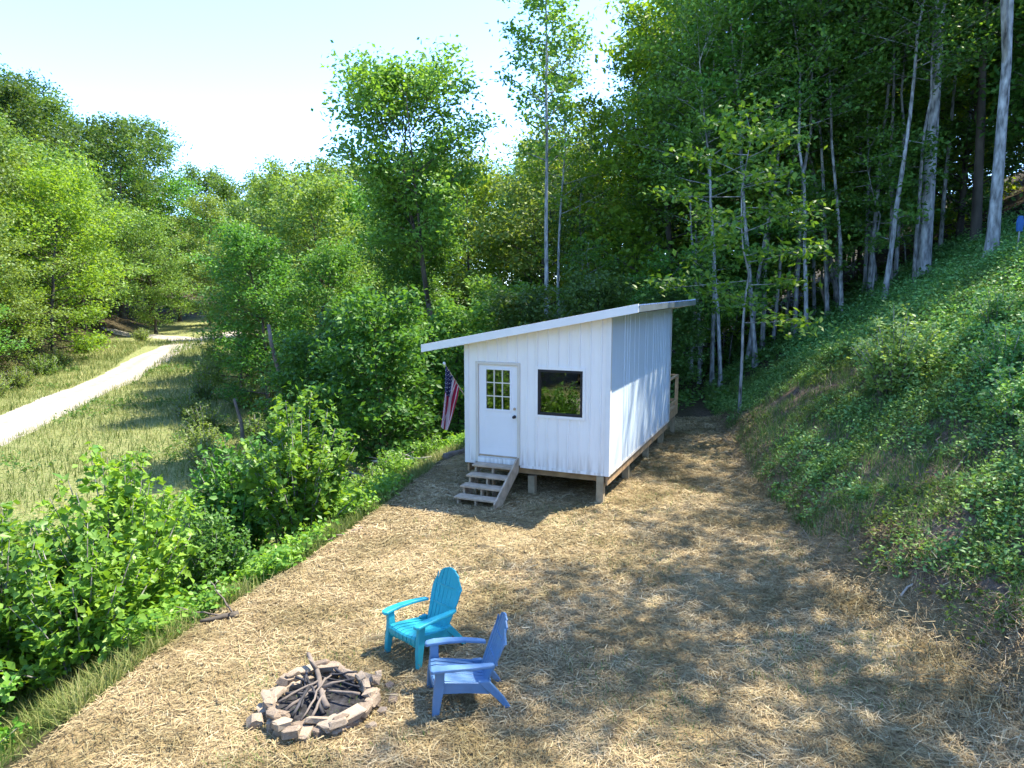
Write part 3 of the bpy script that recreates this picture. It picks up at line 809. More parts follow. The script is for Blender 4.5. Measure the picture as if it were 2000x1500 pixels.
def wall_core(name, quads, m):
    mb = MB()
    for q in quads: mb.add(*q)
    return mb.build(name, m, cabin)

def prism(a0, a1, z0, t0, t1, y0, y1):
    """box in the plane of the front wall with a sloping top"""
    return ([(a0, y0, z0), (a1, y0, z0), (a1, y1, z0), (a0, y1, z0), (a0, y0, t0), (a1, y0, t1), (a1, y1, t1), (a0, y1, t0)],
            [(0, 3, 2, 1), (4, 5, 6, 7), (0, 1, 5, 4), (1, 2, 6, 5), (2, 3, 7, 6), (3, 0, 4, 7)])
e = 0.006
h0, h1, _, ht = door_hole; w0, w1, wb, wt = win_hole
fr = wall_core('front_wall', [prism(e, h0, FL + .01, top(e) - .01, top(h0) - .01, .01, .10), prism(h0, h1, ht, top(h0) - .01, top(h1) - .01, .01, .10),
                              prism(h1, w0, FL + .01, top(h1) - .01, top(w0) - .01, .01, .10), prism(w0, w1, FL + .01, wb, wb, .01, .10),
                              prism(w0, w1, wt, top(w0) - .01, top(w1) - .01, .01, .10), prism(w1, W_ - e, FL + .01, top(w1) - .01, top(W_ - e) - .01, .01, .10)], M['interior'])
for k in range(4):
    a0 = k * 0.8
    siding(fr, a0 + .001, a0 + .799, FL, lambda a: top(a), lambda a, d, z: (a, -d, z), (door_hole, win_hole))
rw = wall_core('right_wall', [([(W_ - .10, .10, FL + .01), (W_ - .01, .10, FL + .01), (W_ - .01, D_ - .1, FL + .01), (W_ - .10, D_ - .1, FL + .01),
                                (W_ - .10, .10, top(W_ - .1) - .01), (W_ - .01, .10, top(W_ - .01) - .01), (W_ - .01, D_ - .1, top(W_ - .01) - .01), (W_ - .10, D_ - .1, top(W_ - .1) - .01)],
                               [(0, 3, 2, 1), (4, 5, 6, 7), (0, 1, 5, 4), (1, 2, 6, 5), (2, 3, 7, 6), (3, 0, 4, 7)])], M['interior'])
npan = 7
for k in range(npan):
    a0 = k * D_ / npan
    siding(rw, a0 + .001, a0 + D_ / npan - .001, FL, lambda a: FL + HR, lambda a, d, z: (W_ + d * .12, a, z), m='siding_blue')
lw = wall_core('left_wall', [([(.01, .10, FL + .01), (.10, .10, FL + .01), (.10, D_ - .1, FL + .01), (.01, D_ - .1, FL + .01),
                               (.01, .10, top(0) - .01), (.10, .10, top(.1) - .01), (.10, D_ - .1, top(.1) - .01), (.01, D_ - .1, top(0) - .01)],
                              [(0, 3, 2, 1), (4, 5, 6, 7), (0, 1, 5, 4), (1, 2, 6, 5), (2, 3, 7, 6), (3, 0, 4, 7)])], M['interior'])
for k in range(npan):
    a0 = k * D_ / npan
    siding(lw, a0 + .001, a0 + D_ / npan - .001, FL, lambda a: FL + HL, lambda a, d, z: (-d, a, z))
bw = wall_core('rear_wall', [prism(e, W_ - e, FL + .01, top(e) - .01, top(W_ - e) - .01, D_ - .10, D_ - .01)], M['interior'])
for k in range(4):
    a0 = k * 0.8
    siding(bw, a0 + .001, a0 + .799, FL, lambda a: top(a), lambda a, d, z: (a, D_ + d, z))
# corner trims
def ltrim(name, ax, ay, sx, sy, zt):
    mb = MB(); w = 0.075; t = 0.026
    x0, x1 = sorted((ax + sx * t, ax - sx * w)); y0, y1 = sorted((ay + sy * t, ay + sy * (t + .003) - sy * .003))
    mb.box(min(ax - sx * w, ax + sx * t), max(ax - sx * w, ax + sx * t), min(ay + sy * .022, ay + sy * t), max(ay + sy * .022, ay + sy * t), FL - .012, zt)
    mb.box(min(ax + sx * .022, ax + sx * t), max(ax + sx * .022, ax + sx * t), min(ay + sy * .0218, ay - sy * w), max(ay + sy * .0218, ay - sy * w), FL - .012, zt)
    return mb.build(name, M['fascia'], cabin)
ltrim('corner_trim', W_, 0, 1, -1, FL + HR - .02)
ltrim('corner_trim', 0, 0, -1, -1, FL + HL - .02)
ltrim('corner_trim', W_, D_, 1, 1, FL + HR - .02)
# base trims
MB().box(.076, DX - .07, -.026, -.0215, FL - .012, FL + .05).build('base_trim', M['siding'], cabin)
MB().box(DX + DW + .07, W_ - .076, -.026, -.0215, FL - .012, FL + .05).build('base_trim', M['siding'], cabin)
MB().box(W_ + .0215, W_ + .026, .076, D_ - .076, FL - .012, FL + .05).build('base_trim', M['siding'], cabin)

# door
door = MB()
lx0, lx1, lz0, lz1 = DX + .17, DX + DW - .17, D0 + 1.06, D0 + 1.93      # opening of the upper light
door.box(DX + .004, lx0, .015, .06, D0, D0 + DH - .004).box(lx1, DX + DW - .004, .015, .06, D0, D0 + DH - .004)
door.box(lx0, lx1, .015, .06, D0, lz0).box(lx0, lx1, .015, .06, lz1, D0 + DH - .004)
do = door.build('door', M['door'], cabin, bevel=.002)
f = MB()
f.box(lx0 - .03, lx0 + .012, .002, .0145, lz0 - .03, lz1 + .03).box(lx1 - .012, lx1 + .03, .002, .0145, lz0 - .03, lz1 + .03)
f.box(lx0 + .012, lx1 - .012, .002, .0145, lz0 - .03, lz0 + .012).box(lx0 + .012, lx1 - .012, .002, .0145, lz1 - .012, lz1 + .03)
f.build('light_frame', M['door'], do, bevel=.003)
gw, gh = (lx1 - lx0) / 3, (lz1 - lz0) / 3
for i in range(3):
    for j in range(3):
        MB().box(lx0 + i * gw + .003, lx0 + (i + 1) * gw - .003, .030, .036, lz0 + j * gh + .003, lz0 + (j + 1) * gh - .003).build('pane', M['glass'], do)
for i in (1, 2):
    MB().box(lx0 + i * gw - .011, lx0 + i * gw + .011, .0145, .044, lz0 + .001, lz1 - .001).build('muntin', M['jamb'], do)
    MB().box(lx0 + .001, lx1 - .001, .0165, .043, lz0 + i * gh - .011, lz0 + i * gh + .011).build('muntin', M['jamb'], do)
# lower panel moulding lines
pm = MB()
for (q0, q1) in ((DX + .13, DX + DW - .13),):
    pm.box(q0, q1, .008, .0149, D0 + .25, D0 + .262).box(q0, q1, .008, .0149, D0 + .90, D0 + .912)
    pm.box(q0, q0 + .012, .008, .0149, D0 + .262, D0 + .90).box(q1 - .012, q1, .008, .0149, D0 + .262, D0 + .90)
pm.build('panel_moulding', M['door'], do)
MB().box(DX + .01, DX + DW - .01, .004, .0149, D0 + .02, D0 + .06).build('door_sweep', M['lumber_grey'], do)
kx = DX + DW - .075
kn = MB()
kn.tube([(kx, .0148, D0 + .93), (kx, -.004, D0 + .93)], [.036, .034], 16).tube([(kx, -.004, D0 + .93), (kx, -.03, D0 + .93)], [.014, .014], 12)
kn.tube([(kx, -.03, D0 + .93), (kx, -.036, D0 + .93), (kx, -.055, D0 + .93), (kx, -.066, D0 + .93)], [.018, .028, .030, .016], 16)
kn.build('door_knob', M['black'], do, smooth=True)
db = MB().tube([(kx, .0148, D0 + 1.10), (kx, -.012, D0 + 1.10)], [.03, .027], 16); db.build('deadbolt', M['lumber_grey'], do)
j = MB()
j.box(DX - .058, DX - .001, -.030, .09, FL + .03, D0 + DH + .058).box(DX + DW + .001, DX + DW + .058, -.030, .09, FL + .03, D0 + DH + .058)
j.box(DX - .001, DX + DW + .001, -.029, .09, D0 + DH + .002, D0 + DH + .058)
j.build('door_frame', M['jamb'], cabin, bevel=.003)
MB().box(DX - .001, DX + DW + .001, -.05, .10, FL + .031, D0 - .004).build('door_sill', M['siding'], cabin)

# window
win = MB()
win.box(WX - .018, WX + .035, -.018, .06, WZ - .018, WZ + WH + .018).box(WX + WW - .035, WX + WW + .018, -.018, .06, WZ - .018, WZ + WH + .018)
win.box(WX + .035, WX + WW - .035, -.018, .06, WZ - .018, WZ + .035).box(WX + .035, WX + WW - .035, -.018, .06, WZ + WH - .035, WZ + WH + .018)
wo = win.build('window', M['black'], cabin, bevel=.003)
MB().box(WX + .035, WX + WW - .035, .020, .026, WZ + .035, WZ + WH - .035).build('pane', M['glass'], wo)
tr_ = MB()
tr_.box(WX - .075, WX - .018, -.027, -.004, WZ - .075, WZ + WH + .075).box(WX + WW + .018, WX + WW + .075, -.027, -.004, WZ - .075, WZ + WH + .075)
tr_.box(WX - .018, WX + WW + .018, -.027, -.004, WZ + WH + .018, WZ + WH + .075).box(WX - .018, WX + WW + .018, -.027, -.004, WZ - .075, WZ - .018)
tr_.build('window_trim', M['siding'], wo)

# floor frame, interior
MB().box(.0, W_, .0, D_, FL - .02, FL + .008).build('subfloor', M['sheathing'], cabin)
for nm, b in (('rim_board', (W_ - .055, W_ - .012, .02, D_ - .02)), ('rim_board', (.012, .055, .02, D_ - .02))):
    MB().box(*b, FL - .21, FL - .022).build(nm, M['lumber'], cabin, bevel=.003)
for y0 in (.28, D_ - .17):
    MB().box(.056, W_ - .056, y0, y0 + .04, FL - .21, FL - .022).build('beam', M['lumber'], cabin)
for k in range(1, 14):
    MB().box(.056, W_ - .056, k * .46 + .17, k * .46 + .21, FL - .16, FL - .022).build('joist', M['lumber'], cabin)
for (px, py) in ((W_ - .16, .04), (1.48, .19), (.10, .19), (W_ - .16, 2.2), (1.48, 2.2), (.10, 2.2), (W_ - .16, 4.3), (.10, 4.3), (W_ - .16, 6.3), (1.48, 6.3), (.10, 6.3)):
    c, s_ = math.cos(YAW), math.sin(YAW)
    wx, wy = CX + c * px - s_ * py, CY + s_ * px + c * py
    MB().box(px - .075, px + .075, py - .0745, py + .0745, hz(wx, wy) - .3, FL - (.212 if py > .1 else .024)).build('post', M['post'], cabin, bevel=.005)
bed = MB().box(1.0, 3.0, 1.1, 2.6, FL + .009, FL + .75)
bed.build('interior_bed', M['blue_cloth'], cabin, bevel=.06, seg=3)

# roof
RO_L, RO_R, RO_F, RO_B, TH = 0.92, 0.60, 0.26, 0.30, 0.115
def rz(a): return FL + HL + SL * a + .012
roof = MB()
roof.add(*prism(-RO_L + .02, W_ + RO_R - .02, 0, 0, 0, -RO_F + .02, D_ + RO_B - .02))
roof.v = [(x, y, rz(x) + (.001 if i < 4 else TH - .02)) for i, (x, y, z) in enumerate(roof.v)]
ro = roof.build('roof', M['jamb'], cabin)
# standing ribbed sheets on top, running down the slope
nr = 8
for k in range(nr):
    y0 = -RO_F - .03 + k * (D_ + RO_F + RO_B + .06) / nr; y1 = y0 + (D_ + RO_F + RO_B + .06) / nr - .002
    pr = rib_breaks(y0, y1)
    mb = MB()
    for (p, d0), (q, d1) in zip(pr[:-1], pr[1:]):
        xa, xb = -RO_L - .03, W_ + RO_R + .03
        mb.add([(xa, p, rz(xa) + TH - .012 + d0), (xb, p, rz(xb) + TH - .012 + d0), (xb, q, rz(xb) + TH - .012 + d1), (xa, q, rz(xa) + TH - .012 + d1)], [(0, 1, 2, 3)])
    me = mb.mesh('roof_panel', M['roof']); o = link(bpy.data.objects.new('roof_panel', me), ro)
    sm = o.modifiers.new('sheet', 'SOLIDIFY'); sm.thickness = 0.004
def slopebox(name, x0, x1, y0, y1, lo, hi, m):
    mb = MB(); mb.add(*prism(x0, x1, 0, 0, 0, y0, y1))
    mb.v = [(x, y, rz(x) + (lo if i < 4 else hi)) for i, (x, y, z) in enumerate(mb.v)]
    return mb.build(name, m, ro, bevel=.004)
slopebox('front_fascia', -RO_L - .01, W_ + RO_R + .01, -RO_F - .045, -RO_F + .018, -.03, TH + .022, M['fascia'])
slopebox('rear_fascia', -RO_L - .01, W_ + RO_R + .01, D_ + RO_B - .018, D_ + RO_B + .045, -.03, TH + .022, M['fascia'])
slopebox('eave_trim', -RO_L - .03, -RO_L + .018, -RO_F + .02, D_ + RO_B - .02, -.025, TH - .02, M['fascia'])
slopebox('eave_trim', W_ + RO_R - .018, W_ + RO_R + .03, -RO_F + .02, D_ + RO_B - .02, -.025, TH - .02, M['roof'])

# rear deck with railing
deck = empty('deck'); deck.parent = cabin
dk0, dk1 = D_ + .03, D_ + 1.55
for k in range(10):
    y0 = dk0 + k * .152
    MB().box(0.0, W_, y0, y0 + .145, FL + .19, FL + .228).build('deck_board', M['lumber'], deck, bevel=.003)
for b in ((W_ - .05, W_ + .0, dk0, dk1), (0, .05, dk0, dk1), (.051, W_ - .051, dk1 - .05, dk1)):
    MB().box(*b, FL - .02, FL + .189).build('deck_rim', M['lumber'], deck, bevel=.003)
for (px, py) in ((W_ - .045, dk1 - .045), (.045, dk1 - .045), (W_ - .045, dk0 + .05), (W_ / 2, dk1 - .045)):
    MB().box(px - .0455, px + .0455, py - .0455, py + .0455, FL + .229, FL + 1.14).build('rail_post', M['lumber'], deck, bevel=.003)
for (px, py) in ((W_ - .12, dk1 - .13), (.12, dk1 - .13)):
    MB().box(px - .06, px + .06, py - .06, py + .06, -.5, FL - .021).build('deck_post', M['post'], deck)
MB().box(W_ - .09, W_ + .01, dk0, dk1 + .01, FL + 1.141, FL + 1.18).build('top_rail', M['lumber'], deck, bevel=.003)
MB().box(0, W_ - .091, dk1 - .09, dk1 + .01, FL + 1.141, FL + 1.18).build('top_rail', M['lumber'], deck, bevel=.003)
MB().box(W_ - .06, W_ - .02, dk0 + .1, dk1 - .095, FL + .34, FL + .43).build('bottom_rail', M['lumber'], deck)
MB().box(.1, W_ - .1, dk1 - .06, dk1 - .02, FL + .34, FL + .43).build('bottom_rail', M['lumber'], deck)

# ------------------------------------------------------------------ stairs
c, s_ = math.cos(YAW), math.sin(YAW)
def cab(px, py): return (CX + c * px - s_ * py, CY + s_ * px + c * py)
sx, sy = cab(DX + DW / 2 + .02, -.06)
stairs = empty('wooden_stairs', (sx, sy, hz(sx, sy - 1)), YAW)
tag(stairs, 'weathered wooden stairs with four open treads below the cabin door', 'stairs')
RISE, RUN = .158, .285
for k in range(4):
    y1 = -.02 - k * RUN; zt = .64 - k * RISE
    MB().box(-.47, .44, y1 - .29, y1, zt - .038, zt).build('tread', M['lumber_grey'], stairs, bevel=.004)
for xx in (-.40, .0):
    for k in range(4):       # short studs under the treads
        y1 = -.02 - k * RUN; zt = .64 - k * RISE
        MB().box(xx - .02, xx + .02, y1 - .25, y1 - .16, -.02, zt - .0385).build('riser_stud', M['lumber_grey'], stairs)
sg = MB()
p = [(-1.16, -.03), (-1.28, .10), (-.02, .80 - .0), (.03, .56), (-.80, -.03)]
p = [(-1.21, -.04), (-1.23, .13), (-.03, .795), (.03, .795), (.03, .50), (-.93, -.04)]
sg.add([(x, a, b) for x in (.442, .482) for (a, b) in p], [tuple(range(6)), tuple(reversed(range(6, 12)))] + [(i, (i + 1) % 6, (i + 1) % 6 + 6, i + 6) for i in range(6)])
sg.build('stringer', M['lumber_grey'], stairs, bevel=.003)
p2 = [(-1.10, -.04), (-.80, -.04), (.03, .42), (.03, .60)]
sg = MB(); sg.add([(x, a, b) for x in (-.466, -.43) for (a, b) in p2], [tuple(range(4)), tuple(reversed(range(4, 8)))] + [(i, (i + 1) % 4, (i + 1) % 4 + 4, i + 4) for i in range(4)])
sg.build('stringer', M['lumber_grey'], stairs, bevel=.003)

# ------------------------------------------------------------------ flag on its pole
fx, fy = cab(-.03, .12)
flag = empty('flag', (fx, fy, 1.95))
tag(flag, 'American flag hanging from an angled pole at the cabin corner', 'flag')
tipv = Vector((-.46, -.22, .80))
MB().tube([(0.03, 0.01, -.05), tuple(tipv)], [.014, .012], 8).build('pole', M['lumber_grey'], flag, smooth=True)
MB().tube([tuple(tipv), tuple(tipv * 1.02), tuple(tipv * 1.05), tuple(tipv * 1.075)], [.014, .030, .030, .006], 10).build('finial', M['fascia'], flag, smooth=True)
MB().box(-.01, .05, -.03, .05, -.13, .03).build('bracket', M['lumber_grey'], flag)
NS, NT = 40, 60
V = []; UV = []
for a in range(NS + 1):
    q = a / NS                                  # 0 at the tip end of the hoist (top edge of the flag), 1 inner end
    for b in range(NT + 1):
        t = b / NT
        hp = tipv * (0.97 - .62 * q)            # point on the pole
        down = t * 1.22
        g = 1 - .22 * smooth(0, .5, t)           # cloth gathers as it hangs
        fold = .04 * math.sin(q * 15 + t * 2.5) * smooth(0, .35, t) + .02 * math.sin(q * 31 + 4 * t)
        side = Vector((tipv.x, tipv.y, 0)).normalized()
        ctr = tipv * .72
        P_ = Vector((hp.x, hp.y, hp.z))
        P_.x = ctr.x + (hp.x - ctr.x) * g - .20 * t; P_.y = ctr.y + (hp.y - ctr.y) * g - .02 * t
        P_.z = hp.z - down * (0.80 + .35 * (1 - q)) * (1 - .04 * t) + (hp.z - tipv.z * .72) * 0.0
        perp = Vector((-side.y, side.x, 0))
        P_ += perp * fold * 1.6 + side * (.02 * math.sin(q * 9 + 5 * t)) * t
        P_.x += .05 * math.sin(q * 6.2 + .5) * t
        V.append(P_); UV.append((t, 1 - q))
F = [(a * (NT + 1) + b, (a + 1) * (NT + 1) + b, (a + 1) * (NT + 1) + b + 1, a * (NT + 1) + b + 1) for a in range(NS) for b in range(NT)]
fm = np_mesh('cloth', np.array([tuple(q) for q in V]), np.array(F), M['flag'], True)
ul = fm.uv_layers.new(name='UVMap'); ul.data.foreach_set('uv', np.array(UV, dtype=np.float32)[np.array(F).ravel()].ravel())
link(bpy.data.objects.new('cloth', fm), flag)

# ------------------------------------------------------------------ Adirondack chairs
def chair(name, x, y, rz_, m, label):
    ch = empty(name, (x, y, hz(x, y) + .012), rz_)
    ch.scale = (.92, .92, .95)
    tag(ch, label, 'chair', 'resin chairs by the fire ring')
    def rect(cx, cy, cz, wx, wy): return [(cx - wx / 2, cy - wy / 2, cz), (cx + wx / 2, cy - wy / 2, cz), (cx + wx / 2, cy + wy / 2, cz), (cx - wx / 2, cy + wy / 2, cz)]
    for s in (-1, 1):
        # front leg: wide tapering blade that flares out, rises into the arm
        MB().loft([rect(s * .315, -.385, 0, .055, .075), rect(s * .305, -.365, .18, .062, .10), rect(s * .295, -.335, .34, .065, .12), rect(s * .30, -.33, .44, .06, .105), rect(s * .31, -.33, .535, .06, .11)]).build('front_leg', m, ch, bevel=.014, seg=3)
        # arm
        def arm(yy, zz, w, xx): return [(s * xx - w / 2, yy, zz - .018), (s * xx + w / 2, yy, zz - .018), (s * xx + w / 2 - .006, yy, zz + .016), (s * xx - w / 2 + .006, yy, zz + .016)]
        MB().loft([arm(-.435, .535, .07, .315), arm(-.415, .545, .115, .317), arm(-.33, .555, .13, .32), arm(-.15, .553, .118, .325), arm(.05, .540, .10, .32), arm(.22, .525, .085, .295), arm(.29, .518, .07, .275)]).build('armrest', m, ch, bevel=.010, seg=3)
        # rear leg
        MB().loft([rect(s * .275, .45, 0, .05, .07), rect(s * .265, .36, .12, .055, .10), rect(s * .25, .22, .27, .06, .13), rect(s * .245, .17, .33, .055, .12)]).build('rear_leg', m, ch, bevel=.012, seg=3)
        # side rail under the seat
        MB().loft([[(s * .27 - .016, -.34, .25), (s * .27 + .016, -.34, .25), (s * .27 + .016, -.34, .385), (s * .27 - .016, -.34, .385)],
                   [(s * .26 - .016, .0, .215), (s * .26 + .016, .0, .215), (s * .26 + .016, .0, .335), (s * .26 - .016, .0, .335)],
                   [(s * .25 - .016, .24, .17), (s * .25 + .016, .24, .17), (s * .25 + .016, .24, .30), (s * .25 - .016, .24, .30)]]).build('side_rail', m, ch, bevel=.006)
    # seat: slats from apron over the front lip to the back
    prof = [(-.372, .235), (-.392, .30), (-.395, .36), (-.375, .393), (-.33, .400), (-.20, .375), (0, .330), (.16, .295), (.25, .275)]
    nsl = 7; wsl = .52 / nsl
    for k in range(nsl):
        cx = (k - (nsl - 1) / 2) * wsl; hw = wsl / 2 - .005
        bow = .03 * (1 - (cx / .26) ** 2)
        secs = []
        for i, (py, pz) in enumerate(prof):
            z0 = pz - bow * (.6 if i > 2 else -.9 if i == 0 else 0.2)
            y0 = py - bow * (.5 if i < 4 else 0)
            nrm = (0, .02, 0) if i < 3 else (0, .004, -.02)
            secs.append([(cx - hw, y0, z0), (cx + hw, y0, z0), (cx + hw, y0 + nrm[1], z0 + nrm[2]), (cx - hw, y0 + nrm[1], z0 + nrm[2])])
        MB().loft(secs).build('seat_slat', m, ch, bevel=.003)
    for (py, pz) in ((-.30, .350), (-.02, .292), (.20, .245)):
        MB().box(-.25, .25, py - .02, py + .02, pz - .02, pz).build('seat_bearer', m, ch)
    MB().box(-.262, .262, -.40, -.376, .338, .362).build('front_rail', m, ch, bevel=.006)
    # back: fan of slats inside an oval outline
    nb = 7
    for k in range(nb):
        q = (k - (nb - 1) / 2) / (nb / 2)          # -0.86 .. 0.86
        secs = []
        et = lambda v: .70 + .265 * math.sqrt(max(0, 1 - min(1, abs(v)) ** 2))
        topz = et(q)
        for t in (0, .15, .3, .45, .6, .72, .82, .9, .96, 1):
            z = .24 + (topz - .24) * t
            w = np.interp(z, [.24, .40, .62, .80, .96], [.20, .225, .265, .27, .245])      # half width of the back
            cx = q * w; hw = w / nb - .0022
            yb = .20 + .27 * ((z - .24) / .72) + .02 * math.sin((z - .24) / .72 * math.pi) - .035 * (1 - q * q) * 0 + .014 * (-(q * q))
            dl = (et(q - .139) - et(q)) * t ** 8; dr = (et(q + .139) - et(q)) * t ** 8
            secs.append([(cx - hw, yb, z + dl), (cx + hw, yb, z + dr), (cx + hw, yb + .020, z - .004 + dr), (cx - hw, yb + .020, z - .004 + dl)])
        MB().loft(secs).build('back_slat', m, ch, bevel=.0025)
    for (zz, hw) in ((.50, .245), (.72, .24), (.30, .22)):
        yb = .20 + .27 * ((zz - .24) / .72) + .042
        MB().box(-hw, hw, yb - .028, yb - .001, zz - .02, zz + .02).build('back_rail', m, ch)
    return ch
chair('adirondack_chair', -1.06, 8.20, R(-42), M['teal'], 'teal Adirondack chair, the one further from the viewer')
chair('adirondack_chair', -.50, 7.14, R(-78), M['blue'], 'periwinkle blue Adirondack chair beside the stone fire ring')

# ------------------------------------------------------------------ fire ring
FX, FY = -2.02, 7.02
ring = empty('fire_ring', (FX, FY, hz(FX, FY)))
ring.scale = (.94, .94, 1.0)
tag(ring, 'rough ring of stacked sandstone pieces around a burnt fire pit', 'fire pit')
def stone_mesh(seed):
    r = random.Random(seed)
    bm = bmesh.new(); bmesh.ops.create_cube(bm, size=1)
    for v in bm.verts:
        v.co = Vector((v.co.x * r.uniform(.55, 1.15), v.co.y * r.uniform(.5, 1.15), v.co.z * r.uniform(.65, 1.15)))
    bmesh.ops.bevel(bm, geom=list(bm.edges), offset=.11, segments=1, affect='EDGES')
    for v in bm.verts: v.co += Vector((r.gauss(0, .05), r.gauss(0, .05), r.gauss(0, .05)))
    me = bpy.data.meshes.new('stone'); bm.to_mesh(me); bm.free(); me.materials.append(M['stone']); return me
SM = [stone_mesh(i) for i in range(8)]
rr = random.Random(4)
def stone(ang, rad_, z, l, w, h, tilt=0, yaw=None, i=0):
    o = link(bpy.data.objects.new('stone', SM[i % 8]), ring)
    o.location = (math.cos(ang) * rad_, math.sin(ang) * rad_ , z)
    o.scale = (l, w, h)
    o.rotation_euler = (rr.gauss(0, .16) + tilt, rr.gauss(0, .16), (ang + math.pi / 2 + rr.gauss(0, .22)) if yaw is None else yaw)
n1 = 24
for k in range(n1):
    a = k / n1 * 2 * math.pi + rr.gauss(0, .04)
    stone(a, .58 + rr.gauss(0, .04), .035, rr.uniform(.13, .27), rr.uniform(.12, .22), rr.uniform(.07, .13), i=k)
for k in range(20):
    a = k / 20 * 2 * math.pi + .15 + rr.gauss(0, .06)
    big = k in (16, 17, 5, 6, 9)
    stone(a, .57 + rr.gauss(0, .05), .105 + (.01 if big else 0), rr.uniform(.20, .28) * (1.35 if big else 1), rr.uniform(.11, .17) * (1.25 if big else 1), rr.uniform(.06, .09), i=k + 3)
for k in range(10):
    a = rr.uniform(0, 6.28)
    stone(a, .58 + rr.gauss(0, .05), .15, rr.uniform(.13, .2), rr.uniform(.08, .13), rr.uniform(.05, .07), i=k + 5)
for k in range(5):
    a = -.6 + k * .35
    stone(a, .74 + rr.uniform(0, .06), .03, rr.uniform(.10, .16), rr.uniform(.08, .12), rr.uniform(.06, .09), i=k)
V = [(0, 0, .05)]; F = []
for q, rq in ((1, .25), (2, .53)):
    for k in range(24):
        a = k / 24 * 2 * math.pi
        V.append((math.cos(a) * rq, math.sin(a) * rq, .045 - .01 * q + random.uniform(-.012, .012)))
for k in range(24):
    n_ = (k + 1) % 24
    F.append((0, 1 + k, 1 + n_)); F.append((1 + k, 25 + k, 25 + n_)); F.append((1 + k, 25 + n_, 1 + n_))
am = np_mesh('ash_bed', V, np.array(F), M['ash'], True); link(bpy.data.objects.new('ash_bed', am), ring)

def stick(name, p0, p1, r0, r1, m, label, cat='stick', group=None, seed=0, n=7, wig=.03, sides=7, twigs=0):
    r = random.Random(seed); p0 = Vector(p0); p1 = Vector(p1); L_ = (p1 - p0).length
    pts = []; 
    for i in range(n):
        t = i / (n - 1); w = wig * L_ * math.sin(math.pi * t)
        pts.append(p0.lerp(p1, t) - p0 + Vector((r.gauss(0, 1), r.gauss(0, 1), r.gauss(0, .6))) * w * .5)
    mb = MB().tube(pts, [r0 + (r1 - r0) * i / (n - 1) for i in range(n)], sides)
    o = bpy.data.objects.new(name, mb.mesh(name, M[m], True)); link(o); o.location = p0
    tag(o, label, cat, group)
    for k in range(twigs):
        i = 1 + int((n - 2) * (k + .5) / twigs)
        q = pts[i]; d = Vector((r.gauss(0, 1), r.gauss(0, 1), abs(r.gauss(.4, .6)))).normalized() * L_ * r.uniform(.12, .3)
        link(bpy.data.objects.new('twig', MB().tube([q, q + d * .5 + Vector((0, 0, .02)), q + d], [r1 * .8, r1 * .5, .004], 5).mesh('twig', M[m], True)), o)
    return o
gz = hz(FX, FY)
stick('charred_branch', (FX - .30, FY + .60, gz + .26), (FX + .12, FY - .22, gz + .12), .024, .036, 'deadwood', 'long grey branch leaning across the fire ring', seed=3, wig=.04, twigs=2)
sp = [(-.35, .28, .16, .1, .1, .10), (-.30, -.25, .10, .05, .25, .20), (.30, .25, .16, -.35, .05, .10), (.38, .12, .14, -.1, .30, .16), (-.1, -.38, .08, .02, .12, .24), (.1, -.3, .10, -.2, .2, .2),
      (-.38, .02, .12, .02, -.02, .17), (.42, -.05, .16, -.05, .06, .14), (-.25, .38, .18, -.15, -.2, .10), (.05, .42, .18, .30, .22, .12), (-.40, -.15, .13, -.05, .16, .2), (.32, .32, .2, .0, .34, .15), (-.2, -.35, .10, -.12, .0, .22), (.0, -.36, .09, .05, -.02, .18)]
for i, q in enumerate(sp):
    stick('firewood_stick', (FX + q[0], FY + q[1], gz + q[2]), (FX + q[3], FY + q[4], gz + q[5]), random.uniform(.010, .02), random.uniform(.008, .014), ('char', 'deadwood', 'char')[i % 3], 'thin burnt stick lying inside the fire ring', 'stick', 'burnt sticks in the fire ring', seed=20 + i)

# ------------------------------------------------------------------ shrubs on the slope below the terrace
def shrub_meshes(name, seed, H, rad, stems, leaf, lm, per=16, leafy=.25):
    rng = np.random.default_rng(seed)
    mb = MB(); C = []; S = []
    for k in range(stems):
        az = k * 2.4 + rng.normal(0, .3); r = rad * math.sqrt((k + .5) / stems) * rng.uniform(.8, 1.1)
        hh = H * (1 - .45 * (r / rad) ** 2) * rng.uniform(.62, 1.16)
        b = np.array([math.cos(az) * r * .3, math.sin(az) * r * .3, -.1]); t_ = np.array([math.cos(az) * r, math.sin(az) * r, hh])
        m_ = (b + t_) / 2 + np.array([math.cos(az) * r * -.08, math.sin(az) * r * -.08, hh * .1])
        mb.tube([b, m_, t_], [.016, .011, .004], 4)
        nn = int(per * (0.6 + hh / H))
        for j in range(nn):
            q = leafy + (1 - leafy) * (j + rng.uniform(0, 1)) / nn
            p = (1 - q) ** 2 * b + 2 * q * (1 - q) * m_ + q * q * t_
            ln = rng.uniform(.06, .34) * (1.15 - .6 * q) * (H / 1.8)
            a2 = rng.uniform(0, 6.28); e_ = rng.normal(.25, .3)
            d = np.array([math.cos(a2) * math.cos(e_), math.sin(a2) * math.cos(e_), math.sin(e_)])
            for i in range(rng.integers(3, 6)):
                C.append(p + d * ln * (.5 + i * .22) + rng.normal(0, .03, 3)); S.append(leaf * rng.uniform(.45, 1.35) * (1.1 - .35 * q))
    V, F = leaf_geo(np.array(C), np.array(S), rng, aspect=.62, tilt_mu=-.15, tilt_sd=.42, roll_sd=.55, fold=.16)
    return mb.mesh(name + '_stems', M['bark_grey'], True), np_mesh(name + '_leaves', V, F, M[lm])
